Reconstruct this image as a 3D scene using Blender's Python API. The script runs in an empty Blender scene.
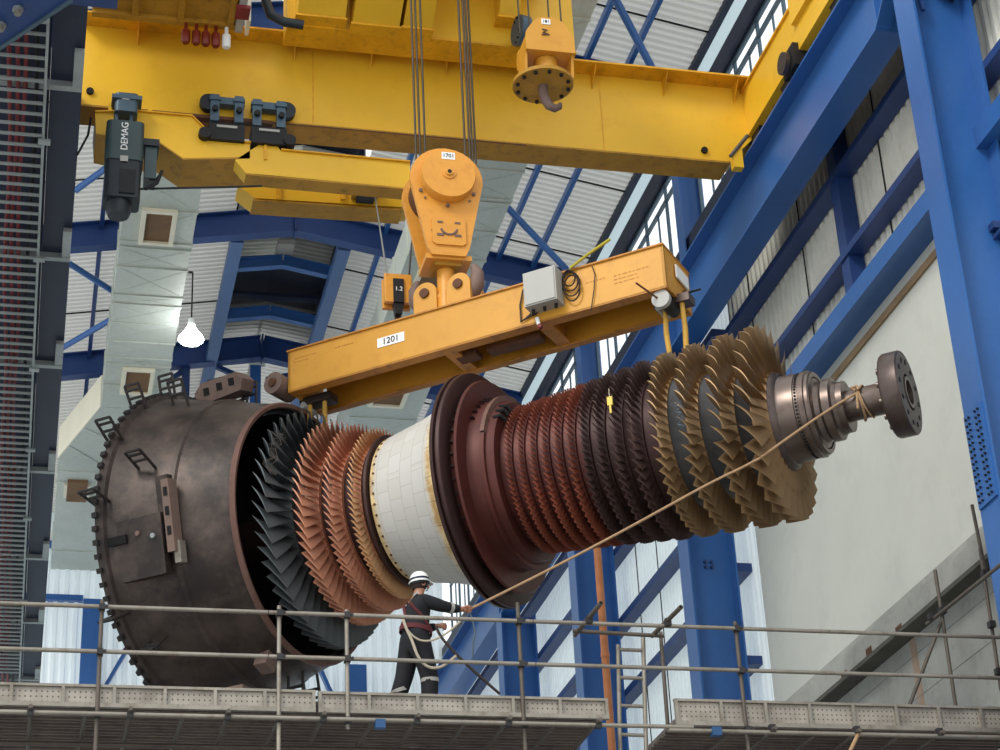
import bpy, math, random
from mathutils import Vector as V, Matrix
random.seed(7)
C = bpy.context.scene.collection
PI = math.pi
R = math.radians
sin, cos = math.sin, math.cos

# ------------------------------------------------------------------ camera
# the visitor stands on the hall floor at the origin: X across the hall, Y along it, Z up
F, YAW, PIT, ROL = 1980.12, .249548, .470833, -.052804
fwd = V((sin(YAW)*cos(PIT), cos(YAW)*cos(PIT), sin(PIT)))
rt0 = V((cos(YAW), -sin(YAW), 0)); up0 = rt0.cross(fwd)
rgt = rt0*cos(ROL)+up0*sin(ROL); upv = -rt0*sin(ROL)+up0*cos(ROL)
cam = bpy.data.objects.new('camera', bpy.data.cameras.new('camera'))
cam.data.sensor_width = 36; cam.data.lens = F*36/1000
cam.data.clip_start = .1; cam.data.clip_end = 400
cam.matrix_world = Matrix((rgt, upv, -fwd)).transposed().to_4x4()
C.objects.link(cam); bpy.context.scene.camera = cam

def at(x, y, X=None, Y=None, Z=None):
    """point of the sight line through a photo point that lies on one plane of the hall"""
    r = rgt*((x-500)/F) - upv*((y-375)/F) + fwd
    k = X/r.x if X is not None else Y/r.y if Y is not None else Z/r.z
    return r*k

# ------------------------------------------------------------------ materials
def lin(c):
    return tuple((v/12.92 if v <= .04045 else ((v+.055)/1.055)**2.4) for v in (c[0]/255, c[1]/255, c[2]/255))+(1,)
class NT:
    def __init__(s, name):
        s.m = bpy.data.materials.new(name); s.m.use_nodes = True
        s.t = s.m.node_tree; s.b = s.t.nodes['Principled BSDF']
    def n(s, t, **k):
        o = s.t.nodes.new(t)
        for a, v in k.items(): setattr(o, a, v)
        return o
    def l(s, a, b): s.t.links.new(a, b)
    def math(s, op, a, b=None):
        o = s.n('ShaderNodeMath', operation=op)
        for i, v in enumerate((a, b)):
            if v is None: continue
            if isinstance(v, (int, float)): o.inputs[i].default_value = v
            else: s.l(v, o.inputs[i])
        return o.outputs[0]
    def mix(s, f, a, b, blend='MIX'):
        o = s.n('ShaderNodeMix', data_type='RGBA', blend_type=blend)
        for i, v in ((0, f), (6, a), (7, b)):
            if isinstance(v, (int, float, tuple)): o.inputs[i].default_value = v
            else: s.l(v, o.inputs[i])
        return o.outputs[2]
    def noise(s, scale, detail=4, vec=None, rough=.6):
        o = s.n('ShaderNodeTexNoise'); o.inputs['Scale'].default_value = scale
        o.inputs['Detail'].default_value = detail; o.inputs['Roughness'].default_value = rough
        if vec is not None: s.l(vec, o.inputs['Vector'])
        return o.outputs['Fac']
    def ramp(s, fac, a, b):
        o = s.n('ShaderNodeMapRange'); o.inputs[1].default_value = a; o.inputs[2].default_value = b
        s.l(fac, o.inputs[0]); return o.outputs[0]
def mat(name, col, rough=.5, metal=0, wear=None, amt=.5, s1=1.2, s2=9, var=.25, bump=0, spec=.4, lo=.5, hi=.72):
    """paint or metal: large cloudy variation, patches of wear in a second colour"""
    t = NT(name); co = t.n('ShaderNodeTexCoord').outputs['Object']
    base = lin(col)
    dark = tuple(v*(1-var) for v in base[:3])+(1,); lite = tuple(min(1, v*(1+var*.6)) for v in base[:3])+(1,)
    c = t.mix(t.ramp(t.noise(s1, 5, co), .3, .7), dark, lite)
    if wear:
        w = t.ramp(t.noise(s2, 8, co, .7), lo, hi)
        c = t.mix(t.math('MULTIPLY', w, amt), c, lin(wear))
    t.l(c, t.b.inputs['Base Color'])
    t.b.inputs['Roughness'].default_value = rough; t.b.inputs['Metallic'].default_value = metal
    t.b.inputs['Specular IOR Level'].default_value = spec
    if bump:
        bp = t.n('ShaderNodeBump'); bp.inputs['Strength'].default_value = bump; bp.inputs['Distance'].default_value = .02
        t.l(t.noise(s2*2, 6, co), bp.inputs['Height']); t.l(bp.outputs[0], t.b.inputs['Normal'])
    return t.m
M = {}
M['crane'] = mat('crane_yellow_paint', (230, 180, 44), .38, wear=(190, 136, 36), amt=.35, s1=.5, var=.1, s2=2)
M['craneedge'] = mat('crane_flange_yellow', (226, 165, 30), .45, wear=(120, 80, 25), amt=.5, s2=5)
M['grubbyshade'] = mat('grubby_shaded_underside', (176, 128, 36), .65, wear=(92, 62, 28), amt=.6, s2=6)  # grime, with the shade of the undersides also put into the darker yellow
M['rail'] = mat('rusty_rail_steel', (96, 58, 34), .7, wear=(50, 32, 24), amt=.7)
M['orange'] = mat('orange_block_paint', (220, 152, 58), .42, wear=(170, 104, 40), amt=.35, var=.1, s2=5)
M['spread'] = mat('spreader_amber_paint', (208, 148, 50), .42, wear=(176, 116, 36), amt=.45, var=.1, s1=.8, s2=3)
M['spreadlow'] = mat('spreader_worn_edge', (190, 126, 46), .55, wear=(96, 62, 40), amt=.7, s2=6)
M['blue'] = mat('column_blue_paint', (50, 98, 162), .33, wear=(60, 110, 180), amt=.3, var=.12, s1=.6)
M['bluedark'] = mat('girt_blue_paint', (34, 60, 112), .45, wear=(40, 78, 140), amt=.3, var=.12)
M['navy'] = mat('navy_beam_paint', (24, 32, 58), .5, wear=(40, 46, 66), amt=.4)
M['clad'] = mat('cream_wall_cladding', (222, 220, 208), .5, wear=(196, 192, 176), amt=.4, s1=.5, s2=3)
M['panel'] = mat('smooth_white_wall_panel', (206, 207, 198), .45, wear=(186, 188, 180), amt=.5, s1=.35, s2=1.2, var=.06)
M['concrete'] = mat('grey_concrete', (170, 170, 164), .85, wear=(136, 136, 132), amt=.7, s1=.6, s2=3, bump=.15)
M['concdark'] = mat('shaded_concrete_ledge', (92, 90, 84), .9, wear=(56, 54, 50), amt=.7, s2=4)  # darker concrete that carries the shade under the ledge
M['blueweb'] = mat('rafter_blue_paint', (36, 66, 124), .5, var=.12)
M['curb'] = mat('ridge_curb_blue_paint', (78, 108, 156), .45, var=.1)
M['rustfaint'] = mat('faint_rust_streak', (176, 150, 130), .85, wear=(166, 166, 160), amt=.7, s2=9)
M['lineg'] = mat('formwork_joint_grey', (128, 128, 123), .9)
M['floor'] = mat('hall_floor', (146, 144, 137), .7, wear=(60, 60, 58), amt=.5)
M['tan'] = mat('tan_timber_strip', (150, 124, 92), .7)
M['galv'] = mat('galvanised_scaffold_tube', (150, 143, 132), .5, metal=.45, wear=(100, 84, 68), amt=.6, s2=7)
M['galvd'] = mat('weathered_scaffold_tube', (98, 90, 82), .6, metal=.3, wear=(62, 52, 46), amt=.6, s2=7)
M['plank'] = mat('scaffold_plank_steel', (118, 106, 100), .7, wear=(74, 62, 56), amt=.7, s2=4)
M['coupler'] = mat('dark_scaffold_coupler', (58, 56, 56), .6, metal=.4)
M['couplerblue'] = mat('blue_scaffold_coupler', (40, 84, 130), .5)
M['copperpipe'] = mat('orange_brown_pipe', (196, 122, 74), .5, wear=(150, 90, 60), amt=.4)
M['black'] = mat('black_rubber', (22, 22, 24), .6)
M['rope'] = mat('steel_wire_rope', (74, 66, 58), .5, metal=.5)
M['hemp'] = mat('tan_fibre_rope', (166, 134, 102), .9, var=.2, s1=20)
M['whiterope'] = mat('pale_safety_rope', (188, 176, 156), .9)
M['white'] = mat('white_plate', (238, 238, 234), .5, var=.03)
M['ink'] = mat('black_lettering', (18, 18, 20), .6)
M['grey'] = mat('grey_enclosure_paint', (166, 164, 158), .45, var=.08)
M['duct'] = mat('galvanised_duct_sheet', (196, 202, 192), .5, metal=.15, wear=(156, 160, 152), amt=.4, s1=.8, var=.08)
M['ductcream'] = mat('cream_frame_lit_duct_side', (236, 230, 206), .5, var=.06)  # cream for frames; on the duct side it holds the warm light
M['filter'] = mat('brown_grille_mesh', (128, 98, 68), .8, wear=(96, 72, 50), amt=.8, s2=30)
M['hoist'] = mat('dark_green_hoist_casing', (56, 72, 74), .4, var=.1)
M['hoistd'] = mat('black_hoist_motor', (30, 36, 42), .45)
M['steelblue'] = mat('blue_grey_trolley_steel', (78, 98, 112), .45, metal=.3)
M['red'] = mat('red_cable_sheath', (128, 44, 46), .5)
M['bottle'] = mat('dark_red_plug', (122, 40, 22), .35)
M['tray'] = mat('galvanised_tray', (160, 164, 162), .45, metal=.5)
M['drum'] = mat('scorched_steel_casing', (86, 73, 67), .46, metal=.4, wear=(38, 35, 35), amt=.75, s1=1.6, s2=1.3, var=.45, bump=.15, lo=.42, hi=.6)
M['drumrim'] = mat('rust_red_rim', (114, 84, 74), .6, metal=.2, wear=(90, 56, 46), amt=.6)
M['iron'] = mat('black_iron_rod', (44, 38, 36), .6)
M['lugrust'] = mat('rusted_lug_steel', (120, 98, 88), .65, wear=(76, 52, 44), amt=.6, s2=5)
M['discred'] = mat('oxide_red_rotor_steel', (88, 43, 37), .5, metal=.3, wear=(66, 38, 36), amt=.6, s1=1.4, s2=4, var=.25)
M['discdark'] = mat('dark_brown_disc_rim', (66, 44, 42), .5, metal=.4, wear=(40, 32, 32), amt=.6)
M['steel'] = mat('brown_polished_shaft_steel', (116, 103, 96), .34, metal=.8, wear=(76, 60, 54), amt=.6, s1=2, s2=5)
M['steeldark'] = mat('dark_flange_steel', (92, 80, 76), .4, metal=.7, wear=(60, 50, 48), amt=.5)
M['greydisc'] = mat('grey_blackened_disc_steel', (92, 92, 94), .4, metal=.6, wear=(52, 48, 48), amt=.5, s1=2)
M['bladetan'] = mat('golden_brown_blade', (158, 128, 92), .45, metal=.45, wear=(104, 78, 54), amt=.6, s2=6)
M['bladedark'] = mat('dark_brown_blade', (86, 66, 62), .5, metal=.4, wear=(52, 40, 40), amt=.5)
M['bladered'] = mat('rust_red_blade', (150, 82, 62), .5, metal=.3, wear=(90, 50, 44), amt=.6, s2=6)
M['bladecop'] = mat('coppery_turbine_blade', (212, 150, 120), .42, metal=.3, wear=(158, 100, 76), amt=.5, s2=5)
M['bladegold'] = mat('pale_coppery_turbine_blade', (218, 168, 122), .42, metal=.3, wear=(160, 108, 70), amt=.5, s2=5)
M['bladegrey'] = mat('dark_grey_turbine_blade', (102, 108, 110), .4, metal=.5, wear=(56, 58, 60), amt=.5)
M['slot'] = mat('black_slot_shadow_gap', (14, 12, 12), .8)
M['yellowtag'] = mat('yellow_tag_plastic', (230, 196, 90), .5)
M['sling'] = mat('yellow_webbing_sling', (206, 160, 70), .8, wear=(120, 88, 50), amt=.5)
M['skin'] = mat('skin', (176, 124, 100), .6, var=.08)
M['coverall'] = mat('black_coverall_cloth', (26, 26, 32), .85, var=.15, s1=6)
M['maroon'] = mat('maroon_harness_webbing', (96, 40, 44), .8)
M['reflect'] = mat('grey_reflective_tape', (170, 166, 160), .4)
M['boot'] = mat('dark_brown_boot', (46, 36, 32), .6)
M['helmet'] = mat('white_helmet_shell', (240, 240, 238), .3, var=.03)
M['hair'] = mat('dark_hair', (40, 28, 24), .8)
M['yellowrod'] = mat('yellow_green_rod', (176, 160, 40), .5)
M['cable'] = mat('dark_cable', (52, 40, 34), .6)

def emit(name, col, strength):
    t = NT(name); t.b.inputs['Base Color'].default_value = lin(col)
    t.b.inputs['Emission Color'].default_value = lin(col); t.b.inputs['Emission Strength'].default_value = strength
    return t.m
M['lamp'] = emit('lit_lamp_glass', (245, 250, 255), 14)
def glass():
    t = NT('clear_window_glass')
    tr = t.n('ShaderNodeBsdfTransparent'); gl = t.n('ShaderNodeBsdfGlossy'); gl.inputs['Roughness'].default_value = .05
    mx = t.n('ShaderNodeMixShader'); mx.inputs[0].default_value = .06
    t.l(tr.outputs[0], mx.inputs[1]); t.l(gl.outputs[0], mx.inputs[2])
    t.l(mx.outputs[0], t.t.nodes['Material Output'].inputs['Surface']); return t.m
M['glass'] = glass()
def trans(name, col, tr, f):
    t = NT(name)
    a = t.n('ShaderNodeBsdfTranslucent'); a.inputs['Color'].default_value = tr+(1,)
    b = t.n('ShaderNodeBsdfDiffuse'); b.inputs['Color'].default_value = lin(col)
    mx = t.n('ShaderNodeMixShader'); mx.inputs[0].default_value = f
    t.l(a.outputs[0], mx.inputs[1]); t.l(b.outputs[0], mx.inputs[2])
    t.l(mx.outputs[0], t.t.nodes['Material Output'].inputs['Surface']); return t.m
M['trans'] = trans('translucent_rooflight_sheet', (220, 226, 228), (.85, .93, .95), .35)
M['roof'] = trans('weathered_translucent_roof_sheet', (200, 198, 190), (.5, .5, .48), .48)  # translucency added so that daylight from above brightens the roof
M['cladblue'] = trans('translucent_wall_sheet', (224, 230, 230), (.82, .9, .93), .62)
def perforated():
    t = NT('perforated_toe_board_steel'); co = t.n('ShaderNodeTexCoord').outputs['Object']
    sp = t.n('ShaderNodeSeparateXYZ'); t.l(co, sp.inputs[0])
    fx = t.math('SUBTRACT', t.math('FRACT', t.math('MULTIPLY', sp.outputs[0], 17)), .5)
    fz = t.math('SUBTRACT', t.math('FRACT', t.math('MULTIPLY', sp.outputs[2], 17)), .5)
    d = t.math('SQRT', t.math('ADD', t.math('MULTIPLY', fx, fx), t.math('MULTIPLY', fz, fz)))
    base = t.mix(t.ramp(t.noise(2.5, 6, co), .35, .7), lin((172, 164, 152)), lin((128, 120, 110)))
    hole = t.math('LESS_THAN', d, .17)
    t.l(t.mix(hole, base, lin((84, 76, 70))), t.b.inputs['Base Color'])
    t.b.inputs['Roughness'].default_value = .55; t.b.inputs['Metallic'].default_value = .3
    return t.m
M['perf'] = perforated()
def tiles():
    """ceramic heat-shield tiles round the rotor axis (local X): white, with yellowed rows at both ends"""
    t = NT('ceramic_heat_shield_tile'); co = t.n('ShaderNodeTexCoord').outputs['Object']
    sp = t.n('ShaderNodeSeparateXYZ'); t.l(co, sp.inputs[0])
    ang = t.math('ARCTAN2', sp.outputs[2], sp.outputs[1])
    u = t.math('MULTIPLY', ang, 1.16)
    cb = t.n('ShaderNodeCombineXYZ'); t.l(sp.outputs[0], cb.inputs[0]); t.l(u, cb.inputs[1])
    rot = t.n('ShaderNodeCombineXYZ'); t.l(u, rot.inputs[0]); t.l(sp.outputs[0], rot.inputs[1])
    br = t.n('ShaderNodeTexBrick'); t.l(rot.outputs[0], br.inputs['Vector'])
    br.inputs['Scale'].default_value = 1; br.inputs['Brick Width'].default_value = .3; br.inputs['Row Height'].default_value = .205
    br.inputs['Mortar Size'].default_value = .004; br.inputs['Mortar Smooth'].default_value = .3; br.offset = .5
    br.inputs['Color1'].default_value = lin((197, 194, 188)); br.inputs['Color2'].default_value = lin((191, 187, 179))
    br.inputs['Mortar'].default_value = lin((166, 158, 146))
    n = t.noise(5, 5, co)
    xx = t.math('ADD', sp.outputs[0], t.math('MULTIPLY', t.math('SUBTRACT', n, .5), .22))
    left = t.ramp(xx, -.42, -.5); right = t.ramp(xx, .42, .52)
    yel = t.mix(t.ramp(n, .4, .62), lin((226, 200, 146)), lin((176, 140, 88)))
    yel = t.mix(br.outputs['Fac'], yel, lin((92, 66, 46)))
    c = t.mix(t.math('MAXIMUM', left, right), br.outputs['Color'], yel)
    t.l(c, t.b.inputs['Base Color']); t.b.inputs['Roughness'].default_value = .6
    return t.m
M['tile'] = tiles()

# ------------------------------------------------------------------ mesh building
class MB:
    def __init__(s): s.v = []; s.f = []; s.mi = []; s.ms = []
    def m(s, name):
        if name not in s.ms: s.ms.append(name)
        return s.ms.index(name)
    def add(s, vs, fs, mt):
        o = len(s.v); s.v += [V(v) for v in vs]; k = s.m(mt)
        for f in fs: s.f.append(tuple(i+o for i in f)); s.mi.append(k)
        return s
    def obox(s, c, a, b, d, mt):       # centre and three half axes
        c, a, b, d = V(c), V(a), V(b), V(d)
        if a.cross(b).dot(d) < 0: a = -a
        vs = [c+a*i+b*j+d*k for i in (-1, 1) for j in (-1, 1) for k in (-1, 1)]
        return s.add(vs, [(0, 1, 3, 2), (4, 6, 7, 5), (0, 4, 5, 1), (2, 3, 7, 6), (0, 2, 6, 4), (1, 5, 7, 3)], mt)
    def box(s, lo, hi, mt):
        lo, hi = V(lo), V(hi); h = (hi-lo)/2
        return s.obox((lo+hi)/2, (h.x, 0, 0), (0, h.y, 0), (0, 0, h.z), mt)
    def bar(s, p, q, w, h, mt, up=(0, 0, 1)):   # box beam from p to q, w across, h along up
        p, q = V(p), V(q); d = q-p; x = d.normalized(); u = V(up); y = x.cross(u).normalized(); z = y.cross(x)
        return s.obox((p+q)/2, d/2, y*w/2, z*h/2, mt)
    def prism(s, pts, ext, mt):        # planar 3-D polygon swept by ext
        pts = [V(p) for p in pts]; n = len(pts); e = V(ext)
        nn = V((0, 0, 0))
        for i in range(n): nn += (pts[i]-pts[0]).cross(pts[(i+1) % n]-pts[0])
        if nn.dot(e) > 0: pts = pts[::-1]
        vs = pts+[p+e for p in pts]
        fs = [tuple(range(n)), tuple(range(2*n-1, n-1, -1))]+[(i, i+n, (i+1) % n+n, (i+1) % n) for i in range(n)]
        return s.add(vs, fs, mt)
    def tube(s, pts, r, mt, n=8, closed=False, caps=True):
        pts = [V(p) for p in pts]; k = len(pts)
        rr = r if isinstance(r, (list, tuple)) else [r]*k
        vs = []; u = None
        for i, p in enumerate(pts):
            a = pts[(i-1) % k] if (closed or i) else p; b = pts[(i+1) % k] if (closed or i < k-1) else p
            d = (b-a).normalized()
            if u is None: u = d.orthogonal().normalized()
            u = (u-d*u.dot(d)).normalized(); w = d.cross(u)
            vs += [p+(u*cos(2*PI*j/n)+w*sin(2*PI*j/n))*rr[i] for j in range(n)]
        fs = []
        for i in range(k if closed else k-1):
            a = i*n; b = ((i+1) % k)*n
            fs += [(a+j, a+(j+1) % n, b+(j+1) % n, b+j) for j in range(n)]
        if caps and not closed: fs += [tuple(range(n-1, -1, -1)), tuple(range((k-1)*n, k*n))]
        return s.add(vs, fs, mt)
    def lathe(s, prof, o, ax, mt, n=64, closed=False):   # profile of (along, radius) about an axis
        o, ax = V(o), V(ax).normalized(); u = ax.orthogonal().normalized()
        if abs(ax.z) < .9: u = (V((0, 0, 1))-ax*ax.z).normalized()
        w = ax.cross(u); vs = []; k = len(prof)
        for (a, r) in prof: vs += [o+ax*a+(u*cos(2*PI*j/n)+w*sin(2*PI*j/n))*max(r, 1e-4) for j in range(n)]
        fs = []
        for i in range(k if closed else k-1):
            a = i*n; b = ((i+1) % k)*n
            fs += [(a+j, a+(j+1) % n, b+(j+1) % n, b+j) for j in range(n)]
        return s.add(vs, fs, mt)
    def cyl(s, p, q, r, mt, n=24):
        p, q = V(p), V(q); L = (q-p).length
        return s.lathe([(0, 0), (0, r), (L, r), (L, 0)], p, q-p, mt, n)
    def build(s, name, parent=None, smooth=None, local=False):
        me = bpy.data.meshes.new(name)
        vs = s.v
        if parent is not None and not local:
            root = parent
            while root.parent: root = root.parent
            inv = root.matrix_basis.inverted(); vs = [inv @ v for v in vs]
        loc = None
        if parent is None:
            lo = [min(v[i] for v in vs) for i in range(3)]; hi = [max(v[i] for v in vs) for i in range(3)]
            loc = V(((lo[0]+hi[0])/2, (lo[1]+hi[1])/2, lo[2])); vs = [v-loc for v in vs]
        me.from_pydata([tuple(v) for v in vs], [], s.f)
        for m in s.ms: me.materials.append(M[m])
        me.polygons.foreach_set('material_index', s.mi)
        if smooth:
            me.polygons.foreach_set('use_smooth', [True]*len(s.f)); me.update()
            try: me.set_sharp_from_angle(angle=R(smooth))
            except Exception: pass
        me.update()
        o = bpy.data.objects.new(name, me); C.objects.link(o)
        if parent is not None: o.parent = parent
        else: o.location = loc
        return o
def tag(o, label=None, cat=None, group=None, kind=None):
    if label: o['label'] = label
    if cat: o['category'] = cat
    if group: o['group'] = group
    if kind: o['kind'] = kind
    return o
def thing(name, loc, label=None, cat=None, group=None, kind=None, rotz=0):
    o = bpy.data.objects.new(name, None); C.objects.link(o); o.empty_display_size = .2
    o.location = loc; o.rotation_euler = (0, 0, rotz); o.matrix_basis = Matrix.Translation(V(loc)) @ Matrix.Rotation(rotz, 4, 'Z')
    return tag(o, label, cat, group, kind)
def struct(o, label=None):
    return tag(o, label, None, None, 'structure')
def text(s, mb_name, parent, o, xd, yd, size, m, depth=.004):
    """lettering as a thin solid mesh: o centre, xd reading direction, yd up"""
    cu = bpy.data.curves.new('lettering', 'FONT'); cu.body = s; cu.size = 1; cu.align_x = 'CENTER'; cu.align_y = 'CENTER'; cu.extrude = .02
    ob = bpy.data.objects.new('lettering', cu); C.objects.link(ob)
    dg = bpy.context.evaluated_depsgraph_get(); me = bpy.data.meshes.new_from_object(ob.evaluated_get(dg))
    bpy.data.objects.remove(ob)
    x, y = V(xd).normalized(), V(yd).normalized(); z = x.cross(y)
    mb = MB(); mb.add([V(o)+x*(v.co.x*size)+y*(v.co.y*size)+z*(v.co.z*depth/.02) for v in me.vertices], [tuple(p.vertices) for p in me.polygons], m)
    return mb.build(mb_name, parent)
def ibeam(mb, p, q, h, w, tf, tw, mt, up=(0, 0, 1)):
    p, q = V(p), V(q); x = (q-p).normalized(); u = V(up); y = x.cross(u).normalized(); z = y.cross(x)
    L = (q-p)/2; c = (p+q)/2
    mb.obox(c+z*(h/2-tf/2), L, y*w/2, z*tf/2, mt); mb.obox(c-z*(h/2-tf/2), L, y*w/2, z*tf/2, mt)
    mb.obox(c, L, y*tw/2, z*(h/2-tf), mt); return mb
def corr(mb, o, a, La, b, Lb, n, pitch, depth, mt, flat=.35):
    """profiled sheet: ribs repeat along a, run along b, stand out along n"""
    o, a, b, n = V(o), V(a).normalized(), V(b).normalized(), V(n).normalized()
    pr = []; k = int(La/pitch); sl = .5-flat
    for i in range(k):
        t = i*pitch
        pr += [(t, 0), (t+flat*pitch, 0), (t+.5*pitch, depth), (t+(.5+flat)*pitch, depth)]
    pr.append((k*pitch, 0)); m = len(pr)
    vs = [o+a*t+n*h for t, h in pr]; vs += [v+b*Lb for v in vs]
    fs = [(i, i+1, i+1+m, i+m) for i in range(m-1)]
    vs2 = [v-n*.004 for v in vs]
    mb.add(vs, fs, mt)
    if mt not in ('roof', 'cladblue'): mb.add(vs2, [f[::-1] for f in fs], mt)   # the translucent sheets stay one layer
    return mb
# ================================================================== the hall
TH = R(-39.6); U = V((cos(TH), sin(TH), 0)); N = V((-sin(TH), cos(TH), 0)); ZZ = V((0, 0, 1))
P0 = V((5.36, 24.8, 10.93))                 # a point of the rotor axis
def atN(x, y, off=0):                       # point on the vertical plane along the rotor axis, off metres behind it
    r = at(x, y, Y=1); return r*((P0.dot(N)+off)/r.dot(N))
def sof(p): return (p-P0).dot(U)
def at_ax(s, n, z): return V((P0.x, P0.y, 0))+U*s+N*n+ZZ*z

RX, RZ, SL = 5.38, 25.2, .178               # ridge and slope of the roof
def rz(x): return RZ-SL*abs(x-RX)
# floor
struct(MB().box((-14, -12, -1.9), (24, 62, -1.6), 'floor').build('floor'))
# concrete bench under the lifted machine, hidden behind the scaffold deck
# roof
ceil = struct(thing('ceiling', (RX, 42, 25)))
sd = V((1, 0, -SL)).normalized(); sdl = V((-1, 0, -SL)).normalized()
mb = MB(); L = (12.5-6.72)/sd.x
corr(mb, (6.72, 26, rz(6.72)), (0, 1, 0), 32, sd, L, (-SL*-1*0, 0, -1), .2, .05, 'roof'); mb.build('roof_sheet', ceil)
mb = MB(); corr(mb, (4.04, 26, rz(4.04)), (0, 1, 0), 32, sdl, 7.2, (0, 0, -1), .2, .05, 'roof'); mb.build('roof_sheet', ceil)
mb = MB()
for y in (30.2, 33.2, 36.2, 39.2, 42.2, 45.2, 48.2): mb.bar((6.75, y, rz(6.75)-.06), (12.6, y, rz(12.6)-.06), .03, .03, 'slot')
for y in (35, 38.1, 41.2, 44.3, 47.4): mb.bar((4, y, rz(4)-.06), (-2, y, rz(-2)-.06), .03, .03, 'slot')
mb.build('sheet_lap', ceil)
# raised ridge monitor
mb = MB(); corr(mb, (4.02, 38.5, 25.75), (0, 1, 0), 5.0, (1.36, 0, .2), 1.4, (0, 0, -1), .2, .05, 'clad'); corr(mb, (6.72, 38.5, 25.75), (0, 1, 0), 5.0, (-1.36, 0, .2), 1.4, (0, 0, -1), .2, .05, 'roof')
corr(mb, (4.02, 45.6, 25.5), (0, 1, 0), 11.4, (1.36, 0, .2), 1.4, (0, 0, -1), .2, .05, 'roof'); corr(mb, (6.72, 45.6, 25.5), (0, 1, 0), 11.4, (-1.36, 0, .2), 1.4, (0, 0, -1), .2, .05, 'roof')
mb.build('monitor_sheet', ceil)
mb = MB()
mb.prism([(4.0, 43.4, 25.9), (4.0, 47.2, 25.9), (RX, 47.2, 26.1), (RX, 43.4, 26.1)], (0, 0, .06), 'navy')  # navy sheets stand in for the black shadow gap under the monitor roof
mb.prism([(6.76, 43.4, 25.9), (6.76, 47.2, 25.9), (RX, 47.2, 26.1), (RX, 43.4, 26.1)], (0, 0, .06), 'navy')
mb.box((3.98, 38, 24.9), (4.02, 50, 26), 'navy'); mb.box((6.72, 38, 24.9), (6.76, 50, 26), 'navy')
for y in (44.6, 45.6): mb.bar((4.05, y, 25.3), (6.7, y, 25.3), .25, .1, 'navy')
mb.box((3.9, 37.5, 26.25), (6.9, 47.2, 26.3), 'navy'); mb.build('monitor_dark_shell', ceil)
for a in (4.05, 6.6):
    mb = MB(); mb.bar((a, 40.25, 24.35), (a, 60, 24.35), .3, .25, 'curb'); mb.build('ridge_curb', ceil)
for y, z in ((42.2, 24.95), (44.8, 24.95)):
    mb = MB(); ibeam(mb, (4.05, y, z-.22), (RX, y, z), .3, .2, .02, .02, 'blue'); ibeam(mb, (RX, y, z), (6.6, y, z-.22), .3, .2, .02, .02, 'blue'); mb.build('monitor_rafter', ceil)
# ridge post plates
for y, z in ((41.6, 25.1), (46.9, 24.9)):
    mb = MB(); mb.box((RX-.2, y, z), (RX+.22, y+.9, z+.12), 'grey'); mb.build('ridge_plate', ceil)
# purlins of the right slope and the left slope
for a in (7.55, 8.45, 9.45, 10.3, 11.15):
    mb = MB(); z = rz(a)-.13; mb.bar((a, 26, z), (a, 57, z), .1, .16, 'blue'); mb.build('purlin', ceil)
for a in (.9, 2.75, -.6):
    mb = MB(); z = rz(a)-.16; mb.bar((a, 26, z), (a, 57, z), .1, .2, 'bluedark'); mb.build('purlin', ceil)
# tubular wind braces under the sheets
for p, q in (((600, -30), (652, 68)), ((505, 205), (566, 269))):
    a = at(*p, Z=23.6); b = at(*q, Z=23.2); MB().tube([a, b], .08, 'blue', 12).build('wind_brace', ceil, 40)
for p, q in (((70, 264), (114, 292)), ((62, 348), (112, 319)), ((76, 190), (120, 158))):
    a = at(*p, Z=23.5); b = at(*q, Z=23.5); MB().tube([a, b], .075, 'blue', 12).build('wind_brace', ceil, 40)
# frames: rafters and the columns of the right wall
def rafter(y, name, label):
    t = thing('roof_rafter', (RX, y, 24), label, 'roof beam')
    zc = 24.78
    for sx, xe in ((-1, -2.2), (1, 12.4)):
        mb = MB(); a = V((RX, y, zc)); b = V((xe, y, zc-SL*abs(xe-RX))); ibeam(mb, a, b, .66, .3, .03, .02, 'blueweb')
        mb.build('rafter_half', t)
    MB().box((RX-.02, y-.15, zc-.4), (RX+.02, y+.15, zc+.36), 'blueweb').build('ridge_plate', t)
    return t
r3 = rafter(40, 'a', 'long dark blue gabled roof beam behind the hook block and monorail')
r4 = rafter(46.5, 'b', 'farther blue gabled roof beam just above the drum casing and hanging lamp')
r2 = rafter(32, 'c', 'blue roof beam glimpsed above the yellow crane girder')
# bracing and struts below the far rafter
t = thing('roof_bracing', (5.2, 46.6, 22), 'blue knee braces and post under the farther gabled roof beam', 'brace')
MB().box((5.08, 46.55, 21.5), (5.36, 46.75, 24.3), 'blue').build('post', t)
for a, b in (((4.9, 23.9), (4.2, 24.2)), ((5.5, 23.9), (6.2, 24.1)), ((4.95, 23.0), (4.1, 22.2)), ((5.5, 23.0), (6.3, 22.3)), ((3.3, 24.0), (2.1, 22.8))):
    MB().bar((a[0], 46.6, a[1]), (b[0], 46.6, b[1]), .12, .12, 'bluedark', (0, 1, 0)).build('knee_brace', t)
MB().box((3.3, 46.5, 23.2), (3.5, 46.7, 24.2), 'bluedark').build('strut', t)

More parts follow.
